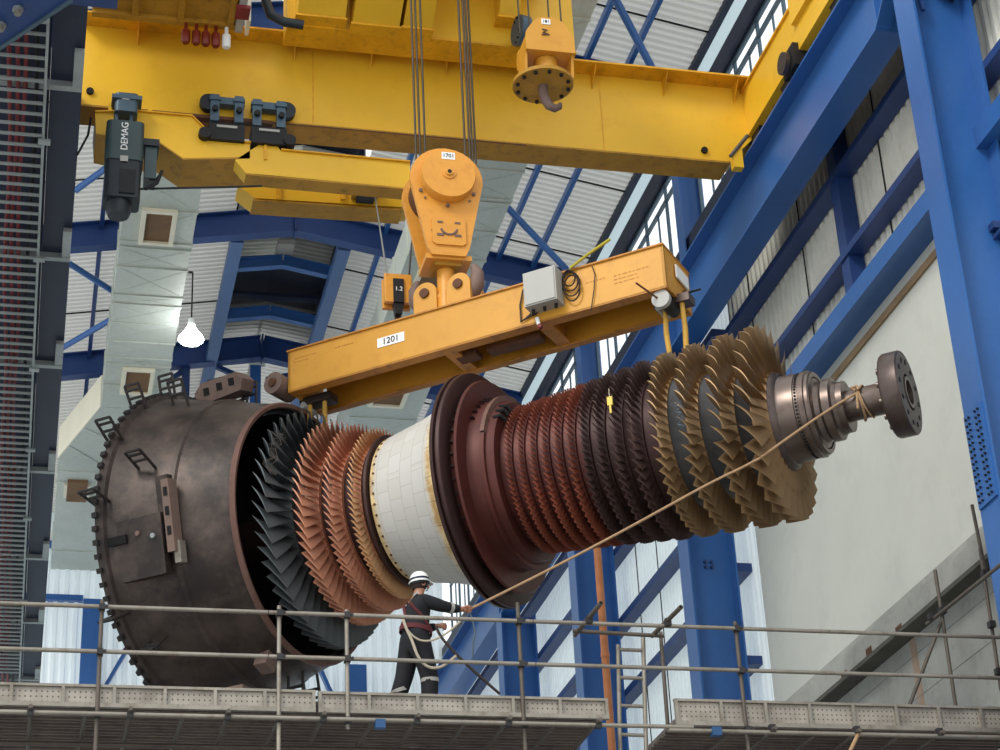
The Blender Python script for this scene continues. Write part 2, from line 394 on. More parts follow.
CX = 11.3
def column(y, label, top=17.2, right=.9, w=.54):
    t = thing('steel_column', (CX+.4, y, -1.6), label, 'column')
    mb = MB(); ibeam(mb, (CX+right/2, y, -1.6), (CX+right/2, y, top), right, w, .035, .03, 'blue', (1, 0, 0)); mb.build('column_shaft', t)
    return t
c1 = column(20.36, 'large blue steel column at the right edge, nearest of the row', 26)
mb = MB(); a, b = at(958, 434, X=CX).z, 0
mb.box((CX-.03, 20.12, 9.35), (CX, 20.60, 10.62), 'blue'); mb.build('splice_plate', c1)
mb = MB()
for i in range(14):
    for y in (20.19, 20.27, 20.45, 20.53): mb.cyl((CX-.03, y, 9.42+i*.087), (CX-.055, y, 9.42+i*.087), .017, 'ink', 6)
mb.build('bolt_group', c1)
for (x, y) in ((997, 150), (994, 228)):
    p = at(x, y, Y=20.3); MB().box((p.x-.06, 20.2, p.z-.05), (p.x+.12, 20.34, p.z+.05), 'bluedark').box((p.x-.02, 20.1, p.z-.16), (p.x+.12, 20.34, p.z-.1), 'bluedark').build('clip_angle', c1)
mb = MB(); mb.bar((11.75, 20.2, 17.25), (12.05, 20.2, 17.05), .12, .16, 'navy').bar((11.45, 20.2, 17.3), (11.5, 20.2, 16.75), .05, .06, 'bluedark', (0, 1, 0)); mb.build('bracket', c1)
c2 = column(31.62, 'blue column behind the compressor end of the rotor, between white panel and cladding')
mb = MB()
for dx in (.38, .5):
    for dz in (0, .1): mb.cyl((CX+dx, 31.6, 12.95+dz), (CX+dx, 31.55, 12.95+dz), .03, 'bluedark', 8)
mb.build('bolt_group', c2)
c3 = column(38.9, 'blue column right behind the orange vertical pipe')
c4 = column(45.8, 'farthest blue wall column, between the worker and the orange pipe')
def upcol(y, label):
    t = thing('wall_post', (12.4, y, 18.5), label, 'column')
    mb = MB(); ibeam(mb, (12.38, y, 18.5), (12.38, y, 24), .5, .4, .025, .02, 'blue', (1, 0, 0)); mb.build('post_shaft', t)
    return t
upcol(32.3, 'short bright blue upper wall post between windows, above the spreader beam')
upcol(40, 'blue upper wall post glimpsed just below the right half of the spreader beam')
# runway beams
t = thing('crane_runway_beam', (11.55, 38, 17.2), 'long blue crane runway beam slanting along the right wall', 'beam')
mb = MB(); ibeam(mb, (11.55, 21.3, 17.85), (11.55, 58, 17.85), 1.3, .5, .035, .025, 'blue'); mb.build('beam', t)
mb = MB()
pr = [(11.3, 21.3, 17.2), (11.8, 21.3, 17.2), (11.8, 20.55, 17.75), (11.3, 20.55, 17.75)]
mb.prism(pr, (0, .0, .035), 'blue'); mb.box((11.3, 14, 17.75), (11.8, 20.56, 17.785), 'blue')
mb.box((11.3, 14, 18.465), (11.8, 21.3, 18.5), 'blue'); mb.prism([(11.537, 21.3, 17.2), (11.537, 20.55, 17.75), (11.537, 14, 17.75), (11.537, 14, 18.47), (11.537, 21.3, 18.47)], (.026, 0, 0), 'blue')
mb.build('haunched_end', t)
for y in (20.62, 21.25, 31.5, 38.8, 45.8):
    MB().box((11.32, y-.01, 17.23 if y > 21.2 else 17.75), (11.78, y+.01, 18.47), 'blue').build('stiffener', t)
MB().box((11.5, 14, 18.5), (11.6, 58, 18.6), 'rail').build('crane_rail', t)

# ------------------------------------------------------------------ right wall
wr = struct(thing('wall_right', (12.6, 38, -1.6)))
mb = MB(); corr(mb, (12.56, 14, 14.4), (0, 1, 0), 17.4, (0, 0, 1), 5.75, (-1, 0, 0), .215, .05, 'clad'); mb.build('cladding', wr)
mb = MB(); corr(mb, (12.56, 30.8, 3), (0, 1, 0), 26.2, (0, 0, 1), 17.15, (-1, 0, 0), .215, .05, 'cladblue'); mb.build('cladding', wr)
mb = MB()
for y in (18.9, 22.0, 24.05, 27.4, 30.0): mb.box((12.49, y, 14.4), (12.505, y+.025, 20.1), 'slot')
for y in (34.3, 36.6, 38.0): mb.box((12.49, y, 4), (12.505, y+.025, 20.1), 'slot')
mb.build('cladding_seam', wr)
MB().box((12.42, 14, 9.7), (12.56, 30.85, 14.62), 'panel').build('smooth_panel', wr)
MB().box((12.38, 14, 14.28), (12.42, 30.9, 14.4), 'tan').build('timber_strip', wr)
MB().box((12.4, 14, -1.6), (12.6, 31.0, 9.75), 'concrete').build('lower_wall', wr)
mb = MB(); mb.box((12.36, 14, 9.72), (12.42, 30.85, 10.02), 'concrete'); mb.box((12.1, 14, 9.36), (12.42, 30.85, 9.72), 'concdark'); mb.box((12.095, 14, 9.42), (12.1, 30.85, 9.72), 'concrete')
mb.build('concrete_ledge', wr)
mb = MB()
for y, h in ((26.0, .1), (24.9, .05), (27.0, .06)): mb.box((12.092, y, 9.42), (12.095, y+.22, 9.42+h), 'rail')
mb.box((12.396, 25.15, 6.5), (12.4, 25.36, 9.4), 'rustfaint'); mb.build('rust_stain', wr)
mb = MB()
for z in (8.5, 7.6, 9.1): mb.box((12.396, 14, z), (12.4, 31, z+.008), 'lineg')
mb.build('joint_line', wr)
for z, h, d, m in ((14.76, .32, .5, 'blue'), (15.82, .13, .3, 'bluedark'), (17.3, .13, .3, 'bluedark'), (18.75, .13, .3, 'bluedark')):
    MB().box((12.5-d, 14, z-h/2), (12.5, 31.4, z+h/2), m).build('girt', wr)
for z in (6.4, 7.95, 9.5, 11.15, 12.9, 14.5, 16.1, 17.7):
    MB().box((12.22, 31.4, z-.08), (12.5, 57, z+.08), 'bluedark').build('girt', wr)
MB().box((12.235, 25.15, 14.9), (12.5, 25.45, 20.0), 'bluedark').build('mid_post', wr)
MB().box((12.2, 14, 19.98), (12.55, 57, 20.25), 'navy').build('sill_beam', wr)
MB().box((12.36, 14, 22.7), (12.55, 57, 23.08), 'navy').build('head_beam', wr)
MB().box((12.5, 14, 23.08), (12.53, 57, 23.93), 'trans').build('translucent_sheet', wr)
MB().box((12.36, 26, 23.8), (12.5, 57, 23.93), 'navy').build('eaves_purlin', wr)
k = 0
for y0, y1 in ((15, 20.2), (20.5, 32.0), (32.6, 39.7), (40.3, 48), (48.3, 56.8)):
    k += 1
    mb = MB(); n = max(2, int((y1-y0)/1.2)); w = (y1-y0)/n
    for i in range(n+1): mb.box((12.5, y0+i*w-.03, 20.25), (12.56, y0+i*w+.03, 22.68), 'steelblue')
    for i in range(n): mb.box((12.51, y0+(i+.42)*w-.012, 20.25), (12.55, y0+(i+.42)*w+.012, 22.3), 'steelblue')
    for z in (20.27, 22.3, 22.66): mb.box((12.49, y0, z-.035), (12.56, y1, z+.035), 'steelblue')
    w_ = struct(mb.build('window_%d' % k)); MB().box((12.57, y0, 20.25), (12.58, y1, 22.68), 'glass').build('pane', w_)

# ------------------------------------------------------------------ back wall and left side
YB = 57
wb = struct(thing('wall_back', (5, YB, -1.6)))
mb = MB(); corr(mb, (-3, YB, 5), (1, 0, 0), 15.5, (0, 0, 1), 22, (0, -1, 0), .3, .1, 'cladblue'); mb.build('cladding', wb)
for z in (21.45, 23.15): MB().box((-3, YB-.25, z-.09), (1.3, YB-.02, z+.09), 'blue').build('girt', wb)
MB().box((-3, YB-.3, 23.25), (2.5, YB-.02, 23.55), 'white').build('trim_board', wb)
MB().box((1.3, YB-.6, 5), (1.85, YB-.05, 21.3), 'blue').build('wall_post', wb)
MB().box((9.2, YB-.6, 5), (9.75, YB-.05, 19.5), 'blue').build('wall_post', wb)
MB().bar((2.0, YB-.2, 18.6), (3.2, YB-.2, 21), .1, .25, 'blue', (0, 1, 0)).build('wind_brace', wb)
MB().bar((7.9, YB-.2, 20.6), (9.2, YB-.2, 17.6), .1, .25, 'blue', (0, 1, 0)).build('wind_brace', wb)

wl = struct(thing('wall_left', (-3, 40, -1.6)))
mb = MB(); corr(mb, (-3, 22, -1.6), (0, 1, 0), 35, (0, 0, 1), 18, (1, 0, 0), .3, .1, 'cladblue'); mb.build('cladding', wl)  # unseen wall, made translucent to let light in under the ducts

t = thing('crane_runway_beam', (-.1, 40, 17.2), 'dark navy crane runway beam beside the cable ladder at the left', 'beam')
mb = MB(); ibeam(mb, (-.06, 22.2, 17.8), (-.06, 57, 17.8), 1.2, .46, .04, .03, 'navy'); mb.build('beam', t)
MB().box((-2.4, 21.5, 17.5), (-.3, 57, 17.56), 'navy').build('walkway_plate', t)
mb = MB(); mb.prism([(-1.6, 23.9, 16.75), (-.06, 21.86, 16.75), (-.06, 21.0, 16.75), (-1.6, 21.0, 16.75)], (0, 0, .04), 'bluedark')
g = mb.build('gusset_plate', t)
MB().box((-.1, 21.0, 17.1), (.56, 22.45, 17.14), 'bluedark').box((-.3, 21.0, 16.76), (-.1, 21.8, 17.2), 'bluedark').build('flange_plate', g)
MB().bar((-1.6, 23.92, 16.74), (-.06, 21.88, 16.74), .05, .05, 'steelblue').build('plate_edge', g)
for x, y in ((18, 8), (1, 24)):
    p = at(x, y, Z=16.75); mb = MB(); mb.cyl(p, p-ZZ*.05, .075, 'tray', 6); mb.cyl(p-ZZ*.05, p-ZZ*.11, .05, 'galv', 6); mb.build('bolt', g)
for y in (24.45, 29.4, 33.35, 38.1, 42.9, 47.1, 51.5):
    mb = MB(); mb.box((-1.5, y-.06, 17.1), (.17, y+.06, 17.2), 'tray'); mb.box((.03, y-.9, 17.11), (.17, y, 17.19), 'tray'); mb.build('bracket', t)
# cable ladder under it
t = thing('cable_ladder', (-.9, 38, 16.9), 'long galvanised cable ladder with many rungs at the left edge', 'cable ladder')
MB().box((-.37, 22.4, 16.9), (-.33, 56, 17.02), 'tray').build('side_rail', t); MB().box((-1.75, 22.4, 16.9), (-1.71, 56, 17.02), 'tray').build('side_rail', t)
me = MB().tube([(-1.73, 22.7, 16.95), (-.35, 22.7, 16.95)], .03, 'tray', 6).build('rung', t)
for i in range(1, 100):
    c = me.copy(); C.objects.link(c); c.parent = t; c.location = (0, i*.28, 0)
for y in (25.5, 29, 33, 36.5, 40, 45): MB().box((-.42, y, 16.86), (-.24, y+.12, 16.9), 'tray').build('rail_clip', t)
for nm, x, lab in (('power_cable', -.86, 'leftmost red cable lying on the cable ladder'), ('power_cable', -.76, 'middle red cable lying on the cable ladder'), ('power_cable', -.66, 'rightmost red cable lying on the cable ladder')):
    pts = [(x+.03*sin(i*1.3+x*9), 22.5+i*1.5, 17.02+.012*sin(i)) for i in range(23)]
    tag(MB().tube(pts, .032, 'red', 8).build(nm, None, 40), lab, 'cable')
pts = [(-.5+.03*sin(i*.9), 22.5+i*1.5, 17.02) for i in range(23)]
tag(MB().tube(pts, .03, 'black', 8).build('power_cable', None, 40), 'thin black cable lying beside the red cables on the cable ladder', 'cable')

# ------------------------------------------------------------------ air ducts
def duct(name, label, x0, x1, z, segs, grilles, h=.9, end=None):
    t = thing(name, ((x0+x1)/2, segs[0], z), label, 'air duct')
    for i in range(len(segs)-1):
        a, b = segs[i], segs[i+1]; mb = MB()
        mb.box((x0, a+.02, z), (x1, b-.02, z+h), 'duct'); mb.box((x0-.02, a-.03, z-.03), (x1+.02, a+.03, z+h+.02), 'duct')
        # pressed X creases of the panel
        for (p, q) in (((x0, a), (x1, b)), ((x1, a), (x0, b))):
            mb.bar((p[0], p[1]+.05*0+.03, z-.004), (q[0], q[1]-.03, z-.004), .025, .004, 'duct')
        mb.build('duct_section', t)
    for (gx0, gx1, gy0, gy1) in grilles:
        mb = MB()
        for (lo, hi) in (((gx0-.1, gy0-.1), (gx1+.1, gy0)), ((gx0-.1, gy1), (gx1+.1, gy1+.1)), ((gx0-.1, gy0), (gx0, gy1)), ((gx1, gy0), (gx1+.1, gy1))):
            mb.box((lo[0], lo[1], z-.09), (hi[0], hi[1], z), 'ductcream')
        g = mb.build('grille_frame', t); MB().box((gx0, gy0, z-.03), (gx1, gy1, z), 'filter').build('grille_mesh', g)
    return t
dz = 22.4; kx = dz/21
def dpt(x, y): return at(x, y, Z=dz)
x0, x1 = dpt(114, 292).x, dpt(183, 295).x
ys = [27]+[dpt(120, y).y for y in (60, 100, 135, 170, 207, 240, 246, 266, 294, 303, 322, 341, 357, 364, 385, 408)]
gA = [dpt(x, y) for x, y in ((143, 239), (173, 212))]; gB = [dpt(x, y) for x, y in ((124, 390), (151, 370))]
dl = duct('air_duct', 'long grey ceiling air duct with two brown grilles at the left', x0, x1, dz, ys,
     [(min(g[0].x, g[1].x), max(g[0].x, g[1].x), min(g[0].y, g[1].y), max(g[0].y, g[1].y)) for g in (gA, gB)])
# its offset towards the back: skewed box, then a straight end piece against the back wall
e0 = ys[-1]; q0 = dpt(62, 445); q1 = dpt(62, 470)
mb = MB(); n0 = dpt(100, 409); far = dpt(104, 480)
a1, a2 = V((x0, e0, dz)), V((x1, e0, dz)); b1 = V((.30, e0+3.2, dz)); b2 = V((.30+1.5, e0+4.6, dz))
mb.prism([a1, a2, b2, b1], (0, 0, .9), 'duct'); mb.prism([a1, b1, b1+ZZ*.9, a1+ZZ*.9], (-.03, 0, 0), 'ductcream'); mb.bar(a1*.6+b1*.4-ZZ*.01, a2*.45+b2*.55-ZZ*.01, .06, .03, 'duct'); mb.bar(a1*.25+b1*.75-ZZ*.01, a2*.1+b2*.9-ZZ*.01, .05, .03, 'duct'); mb.build('offset_section', dl)
mb = MB(); mb.box((.30, e0+3.2, dz), (1.8, YB-.05, dz+.9), 'duct')
for y in (e0+4.0, e0+4.7, YB-1.6): mb.box((.28, y, dz-.03), (1.82, y+.06, dz+.9), 'duct')
mb.build('duct_section', dl)
g0, g1 = dpt(60, 498), dpt(83, 480)
mb = MB(); mb.box((.5, g0.y-.22, dz-.09), (1.2, g1.y+.25, dz), 'ductcream'); g = mb.build('grille_frame', dl); MB().box((.58, g0.y, dz-.1), (1.12, g1.y, dz), 'filter').build('grille_mesh', g)
# right duct
dz2 = 22.2
def ept(x, y): return at(x, y, Z=dz2)
xr = 9.2; xl = xr-1.75
ys = [27]+[at(500, y, Z=dz2).y for y in (10, 55, 95, 130, 147, 170, 199, 203, 233, 262, 300, 340, 385, 425, 455, 480)]
a, b = ept(462, 240), ept(440, 293); c, d = ept(405, 378), ept(398, 404)
dr = duct('air_duct', 'grey ceiling air duct behind the hook block and spreader beam', xl, xr, dz2, ys,
     [(xl+.45, xr-.6, a.y, b.y), (xl+.45, xr-.6, c.y, d.y)])

# hanging lamp
L0 = at(191, 338, Y=40.8)
t = thing('pendant_lamp', L0, 'lit white bell-shaped lamp hanging near the left air duct', 'lamp')
MB().lathe([(.5, 0), (.5, .07), (.34, .09), (.33, 0)], L0, ZZ, 'white', 32).build('lamp_cap', t, 40)
MB().lathe([(-.14, 0), (-.13, .14), (-.1, .25), (-.04, .3), (.04, .27), (.16, .17), (.28, .1), (.34, .08), (.34, 0)], L0, ZZ, 'lamp', 32).build('lamp_glass', t, 40)
MB().tube([L0+ZZ*.42, L0+ZZ*1.75], .018, 'cable').tube([L0+ZZ*1.75, L0+ZZ*1.75+V((-.6, 0, 0))], .03, 'cable').build('stem', t)
lt = bpy.data.lights.new('bulb', 'POINT'); lt.energy = 30; lt.shadow_soft_size = .3; lt.color = (1, .93, .8)
lo = bpy.data.objects.new('bulb', lt); C.objects.link(lo); lo.parent = t; lo.location = (0, 0, -.6)
# ================================================================== the overhead crane
GY, G0, G1 = 26.5, 18.25, 19.80
cr = thing('overhead_crane', (5.6, GY, G0), 'big yellow overhead crane girder spanning the hall near the top', 'crane')
mb = MB(); prof = [(.12, G0), (10.94, G0), (11.5, G0+.6), (11.5, G1), (.12, G1)]
mb.prism([(x, GY, z) for x, z in prof], (0, .5, 0), 'crane'); mb.build('girder', cr)
MB().box((.12, GY-.36, G1), (11.56, GY+.7, G1+.035), 'craneedge').build('top_flange', cr)
MB().box((.1, GY-.04, G0-.035), (10.95, GY+.5, G0), 'grubbyshade').build('bottom_flange', cr)
for i in range(9):
    x = 1.0+i*1.27
    MB().prism([(x, GY, G1), (x, GY-.32, G1), (x, GY-.28, G1-.06), (x, GY, G1-.3)], (.02, 0, 0), 'craneedge').build('stiffener', cr)
for x in (3.85, 8.75): MB().box((x, GY-.006, G0+.05), (x+.02, GY, G1-.1), 'craneedge').build('weld_seam', cr)
mb = MB()
for p in ((90, 92), (704, 151)):
    q = at(*p, Y=GY); mb.cyl(q, q-V((0, .05, 0)), .06, 'slot', 8)
mb.build('web_hole', cr)
MB().box((.9, GY-.1, G0-.1), (3.2, GY+.03, G0-.04), 'rail').box((3.2, GY-.05, G0-.05), (7.4, GY-.04, G0-.03), 'rail').build('lower_rail', cr)
# end carriage on the right runway rail
mb = MB(); mb.box((11.34, 20.5, 18.82), (11.85, 27.2, 19.7), 'crane'); mb.box((11.3, 20.5, 19.7), (11.9, 27.2, 19.74), 'craneedge'); mb.box((11.26, 21.5, 19.3), (11.9, 24.0, 20.1), 'crane')
e = mb.build('end_carriage', cr)
mb = MB()
for i in range(8):
    for j in (0, .09): mb.cyl((11.54+j, GY-.02, G1-.12-i*.13), (11.67+j, GY-.07, G1-.12-i*.13), .025, 'ink', 6)
mb.build('bolt_group', cr)
for y in (21.2, 22.6, 24.8, 26.4): MB().cyl((11.42, y, 18.88), (11.68, y, 18.88), .28, 'hoistd', 24).build('wheel', e, 40)
p = at(786, 64, X=11.22)
mb = MB(); mb.cyl(p, p+V((-.08, 0, 0)), .19, 'steeldark', 20); mb.cyl(p+V((.3, 0, 0)), p, .17, 'hoistd', 20); mb.box((p.x+.02, p.y-.3, p.z-.2), (p.x+.3, p.y+.2, p.z+.22), 'black'); mb.build('drive_motor', e, 40)
p = at(733, 150, Y=26.3); mb = MB(); mb.box((p.x-.05, 26.2, p.z-.4), (p.x+.12, 26.35, p.z+.1), 'crane'); mb.tube([p+V((-.1, -.1, -.2)), p+V((.25, -.1, .25))], .035, 'galvd'); mb.build('rail_sweep', e)

# switch cabinet with plugs
t = thing('switch_cabinet', (1.4, 25.6, 19.4), 'brownish yellow panelled cabinet with five hanging plugs, top left of the crane', 'cabinet')
z0, z1 = at(170, 20, Y=25.6).z, 20.9
x0, x1 = at(92, 15, Y=25.4).x, at(236, 20, Y=25.4).x
MB().box((x0, 24.0, z0), (x1, 25.6, z0+.9), 'grubbyshade').build('body', t)
mb = MB(); mb.box((x0, 25.5, z0-.07), (x1, 25.62, z0), 'grubbyshade')
for x in (132, 178, 228): q = at(x, 10, Y=25.4).x; mb.box((q, 24.0, z0-.06), (q+.1, 25.5, z0), 'grubbyshade')
mb.build('panel_frame', t); MB().box((x1, 24.2, z0-.1), (x1+.12, 25.62, z0+.9), 'grey').build('side_panel', t)
q = at(240, 2, Y=25.4); MB().box((q.x-.1, 24.9, z0-.16), (q.x+.12, 25.2, z0-.1), 'red').build('red_plate', t)
for i, x in enumerate((186, 196.5, 206, 216, 226.5)):
    q = at(x, 26+i*1.2, Y=25.56); mb = MB(); m = 'bottle' if i < 4 else 'white'
    mb.lathe([(.06, 0), (.06, .03), (-.06, .03), (-.1, .07), (-.3, .07), (-.33, .05), (-.33, 0)], q, ZZ, m, 12); o = mb.build('cable_plug', t, 40)
    if i == 4: o['label'] = 'whitish plug'
    else: o['label'] = 'dark red plug'

# trolley
t = thing('crane_trolley', (5.2, 25, 19.4), 'yellow crane trolley frame at the top edge, above the wire ropes', 'crane trolley')
def px(x, y, Y): return at(x, y, Y=Y)
TY = 25.7
za = px(450, 42, TY).z
MB().box((px(287, 10, TY).x, TY, za+.02), (px(572, 10, TY).x, TY+.45, za+1.6), 'crane').build('side_frame', t)
MB().box((px(287, 10, TY).x, TY-.06, za-.02), (px(572, 10, TY).x, TY+.5, za+.02), 'craneedge').build('frame_flange', t)
for (xa, xb, yb, dep) in ((300, 348, 24, 1.1), (357, 404, 33, 1.4), (408, 437, 36, 1.4), (500, 520, 24, .7)):
    Y = TY-dep; zb = px((xa+xb)/2, yb, TY-.1).z
    x0, x1 = px(xa, 10, TY-dep/2).x, px(xb, 10, TY-dep/2).x
    mb = MB(); mb.prism([(x0, TY, zb), (x0, TY-.25, zb), (x0, Y, zb+.55), (x0, Y, zb+1.5), (x0, TY, zb+1.5)], (x1-x0, 0, 0), 'crane')
    mb.box((x0-.03, TY-.3, zb-.02), (x1+.03, TY, zb+.02), 'craneedge'); mb.build('cross_member', t)
q = px(266, 2, TY-.3); MB().tube([q+ZZ*.8, q, q+V((.08, 0, -.25)), q+V((.3, 0, -.36)), q+V((.6, 0, -.38))], .08, 'hoistd', 10).build('power_hose', t, 40)
q = px(248, 10, TY); MB().box((q.x-.02, TY-.1, za-.05), (q.x+.04, TY+.3, za+1.5), 'ductcream').build('edge_post', t)
q = px(517, 30, TY-.4); mb = MB(); mb.cyl(q, q+V((.16, .03, 0)), .26, 'steelblue', 20); mb.cyl(q+V((.16, .03, 0)), q+V((.3, .05, 0)), .18, 'grey', 20)
for i in range(10): a = i*PI/5; mb.cyl(q+V((-.03, .21*cos(a), .21*sin(a))), q+V((0, .21*cos(a), .21*sin(a))), .022, 'ink', 6)
mb.build('drum_end', t, 40)

MB().box((4.9, 23.9, 20.85), (6.5, 26.1, 21.3), 'crane').build('drum_housing', t); MB().box((6.5, 23.6, 20.85), (7.6, 26.1, 21.3), 'crane').build('drum_housing', t)
# main hook block and its wire ropes
by = 24.57; BC = at(449, 173, Y=by-.5)
hb = thing('hook_block', BC-ZZ*2.4, 'large orange hook block with round cover hanging over the spreader beam', 'hook block')
def cheek(y0, y1, k=1):
    zz = lambda q: V((BC.x+q[0]*k, y0, BC.z+q[1]))
    pts = []
    for i in range(17):
        a = R(200-i*220/16); pts.append((.55*cos(a), .55*sin(a)))
    pts += [(.3, -1.18), (.24, -1.3), (-.26, -1.3), (-.32, -1.18)]
    m = MB(); m.prism([zz(p) for p in pts], (0, y1-y0, 0), 'orange'); return m
FY = by-.32
cheek(FY, FY+.08).build('front_cheek', hb); cheek(by+.26, by+.34, 1.02).build('rear_cheek', hb)
MB().cyl((BC.x, by-.2, BC.z), (BC.x, by+.26, BC.z), .47, 'rail', 40).build('sheave', hb, 40)
mb = MB(); mb.lathe([(0, .41), (.16, .41), (.18, .4), (.18, 0)], (BC.x, FY, BC.z), (0, -1, 0), 'orange', 48); mb.build('round_cover', hb, 40)
mb = MB(); mb.lathe([(0, .1), (.02, .1), (.02, .055), (.05, .055), (.05, 0)], (BC.x, FY-.18, BC.z), (0, -1, 0), 'orange', 24); mb.cyl((BC.x, FY-.22, BC.z), (BC.x, FY-.24, BC.z), .03, 'ink', 12); mb.build('axle_cap', hb, 40)
mb = MB()
for a in (-150, -90, -30): mb.cyl((BC.x+.46*cos(R(a)), FY, BC.z+.46*sin(R(a))), (BC.x+.46*cos(R(a)), FY-.03, BC.z+.46*sin(R(a))), .03, 'lugrust', 8)
for dx, z in ((-.42, -.35), (.42, -.35), (.3, -.9), (-.3, -.9), (0, -.72)): mb.cyl((BC.x+dx*.8, FY, BC.z+z), (BC.x+dx*.8, FY-.02, BC.z+z), .018, 'lugrust', 8)
mb.build('bolt_group', hb)
MB().box((BC.x-.1, FY-.186, BC.z+.24), (BC.x+.1, FY-.18, BC.z+.36), 'white').build('number_plate', hb)
text('1701', 'plate_lettering', hb, (BC.x, FY-.188, BC.z+.3), (1, 0, 0), (0, 0, 1), .09, 'ink')
zq = BC.z-.88
mb = MB(); mb.prism([(BC.x+a, FY, zq+b) for a, b in ((-.25, -.22), (-.2, -.26), (.2, -.26), (.25, -.22), (.25, .18), (.2, .22), (-.2, .22), (-.25, .18))], (0, -.03, 0), 'orange'); mb.build('hatch_plate', hb)
mb = MB()
pts = [(BC.x+.12*cos(R(a)), FY-.035, zq+.02+.11*sin(R(a))) for a in range(190, 351, 20)]; mb.tube(pts, .018, 'lugrust', 6)
for dx in (-.13, .13): mb.box((BC.x+dx-.05, FY-.04, zq-.12), (BC.x+dx+.05, FY-.03, zq-.08), 'lugrust'); mb.box((BC.x+dx-.04, FY-.04, zq+.1), (BC.x+dx+.04, FY-.03, zq+.13), 'lugrust')
mb.build('hook_emblem', hb)
MB().box((BC.x-.34, FY+.05, BC.z-1.34), (BC.x+.34, by+.3, BC.z-1.26), 'orange').box((BC.x-.2, by-.2, BC.z-1.4), (BC.x+.2, by+.2, BC.z-1.3), 'grubbyshade').build('crosshead', hb)
HC = V((BC.x, by, 14.42)) ; HC = at_ax(.25, 0, 14.30)
MB().lathe([(0, 0), (0, .13), (-.5, .13), (-.62, .145), (-.95, .16), (-.95, 0)], (BC.x, by, BC.z-1.3), ZZ, 'orange', 20).build('shank', hb, 40)
mb = MB()
for s in (-1, 1):
    pts = [V((BC.x, by, BC.z-2.05))]; rr = [.1]
    for i, (du, dz_) in enumerate(((.05, -.22), (.2, -.36), (.38, -.36), (.5, -.22), (.52, -.04), (.46, .1))):
        pts.append(V((BC.x, by, HC.z+.12))+U*(s*du)+ZZ*dz_); rr.append((.12, .17, .16, .14, .11, .06)[i])
    mb.tube(pts, [r_*.85 for r_ in rr], 'lugrust', 12)
mb.build('double_hook', hb, 60)
for s in (-1, 1):
    MB().tube([V((BC.x, by-.1, BC.z-1.75)), V((BC.x, by-.12, BC.z-1.95))+U*(s*.28), V((BC.x, by-.12, BC.z-2.15))+U*(s*.46)], .045, 'orange', 8).build('hook_latch', hb, 40)
ztop = 20.9
def ropeset(parent, xs, yb, zb, spread, r):
    for x, dy in xs:
        MB().tube([(x, yb+dy, zb), (x+spread*(.0), yb+dy*1.0, ztop)], r, 'rope', 6).build('wire_rope', parent, 60)
xl_ = [at(x, 120, Y=by).x for x in (414.5, 419, 424.5)]; xr_ = [at(x, 120, Y=by).x for x in (463, 468, 471, 474.5)]
ropeset(hb, [(x, d) for x, d in zip(xl_, (-.03, 0, .03))], by, BC.z+.1, 0, .017)
ropeset(hb, [(x, d) for x, d in zip(xr_, (-.04, -.01, .01, .04))], by, BC.z+.1, 0, .017)

# second, smaller hook block at the top
AY = 24.2
def apx(x, y, Y=AY): return at(x, y, Y=Y)
AC = apx(543, 35)
ah = thing('hook_block', apx(543, 110), 'smaller ochre hook block with round bolted plate, in front of the girder', 'hook block')
zt, zm = apx(543, 17, AY-.3).z, apx(543, 50, AY-.3).z
mb = MB(); x0, x1 = apx(521, 50).x, apx(569, 50).x; xc = (x0+x1)/2; w = (x1-x0)/2
pr = [(-1, 0), (-1, .28), (-.95, .5), (-.6, .82), (-.3, .92), (.3, .92), (.6, .82), (.95, .5), (1, .28), (1, 0)]
hh = (zt-zm)/.92
for yy in (AY-.3, AY+.26): mb.prism([(xc+a*w, yy, zm+b*hh) for a, b in pr], (0, .05, 0), 'spread')
mb.box((xc-w+.01, AY-.25, zm+.01), (xc+w-.01, AY+.26, zm+.05), 'spread'); mb.build('cheek_plates', ah)
for sx in (-1, 1):
    mb = MB(); mb.prism([(xc+sx*w, AY-.25, zm+.25), (xc+sx*w, AY+.25, zm+.25), (xc+sx*w*1.0, AY+.22, zm-.36), (xc+sx*w*1.0, AY-.15, zm-.36)], (-sx*.04, 0, 0), 'spread'); mb.build('side_strap', ah)
MB().cyl((xc, AY-.24, zm+.35), (xc, AY+.24, zm+.35), .28, 'rail', 28).build('sheave', ah, 40)
mb = MB(); mb.cyl((xc, AY, zm), (xc, AY, zm-.45), .18, 'spread', 20); mb.build('swivel_housing', ah, 40)
pc = apx(543, 86); rP = (apx(572.5, 86).x-apx(513.5, 86).x)/2
mb = MB(); mb.lathe([(0, 0), (0, rP), (.06, rP), (.06, 0)], pc, ZZ, 'grubbyshade', 40); d = mb.build('bolted_plate', ah, 40)
mb = MB()
for i in range(12): a = i*PI/6; mb.cyl(pc+V((rP*.85*cos(a), rP*.85*sin(a), 0)), pc+V((rP*.85*cos(a), rP*.85*sin(a), -.04)), .03, 'ink', 6)
mb.build('bolt_group', d)
mb = MB(); mb.tube([pc+ZZ*.1, pc-ZZ*.12, pc+V((.02, 0, -.24)), pc+V((.08, 0, -.36)), pc+V((.17, 0, -.4)), pc+V((.24, 0, -.36)), pc+V((.26, 0, -.3))], [.075, .075, .08, .075, .065, .05, .03], 'lugrust', 12); mb.build('hook', ah, 60)
q = apx(546, 22, AY-.31); MB().box((q.x-.07, AY-.31, q.z-.04), (q.x+.07, AY-.3, q.z+.06), 'white').build('number_plate', ah)
text('181', 'plate_lettering', ah, (q.x, AY-.312, q.z+.01), (1, 0, 0), (0, 0, 1), .08, 'ink')
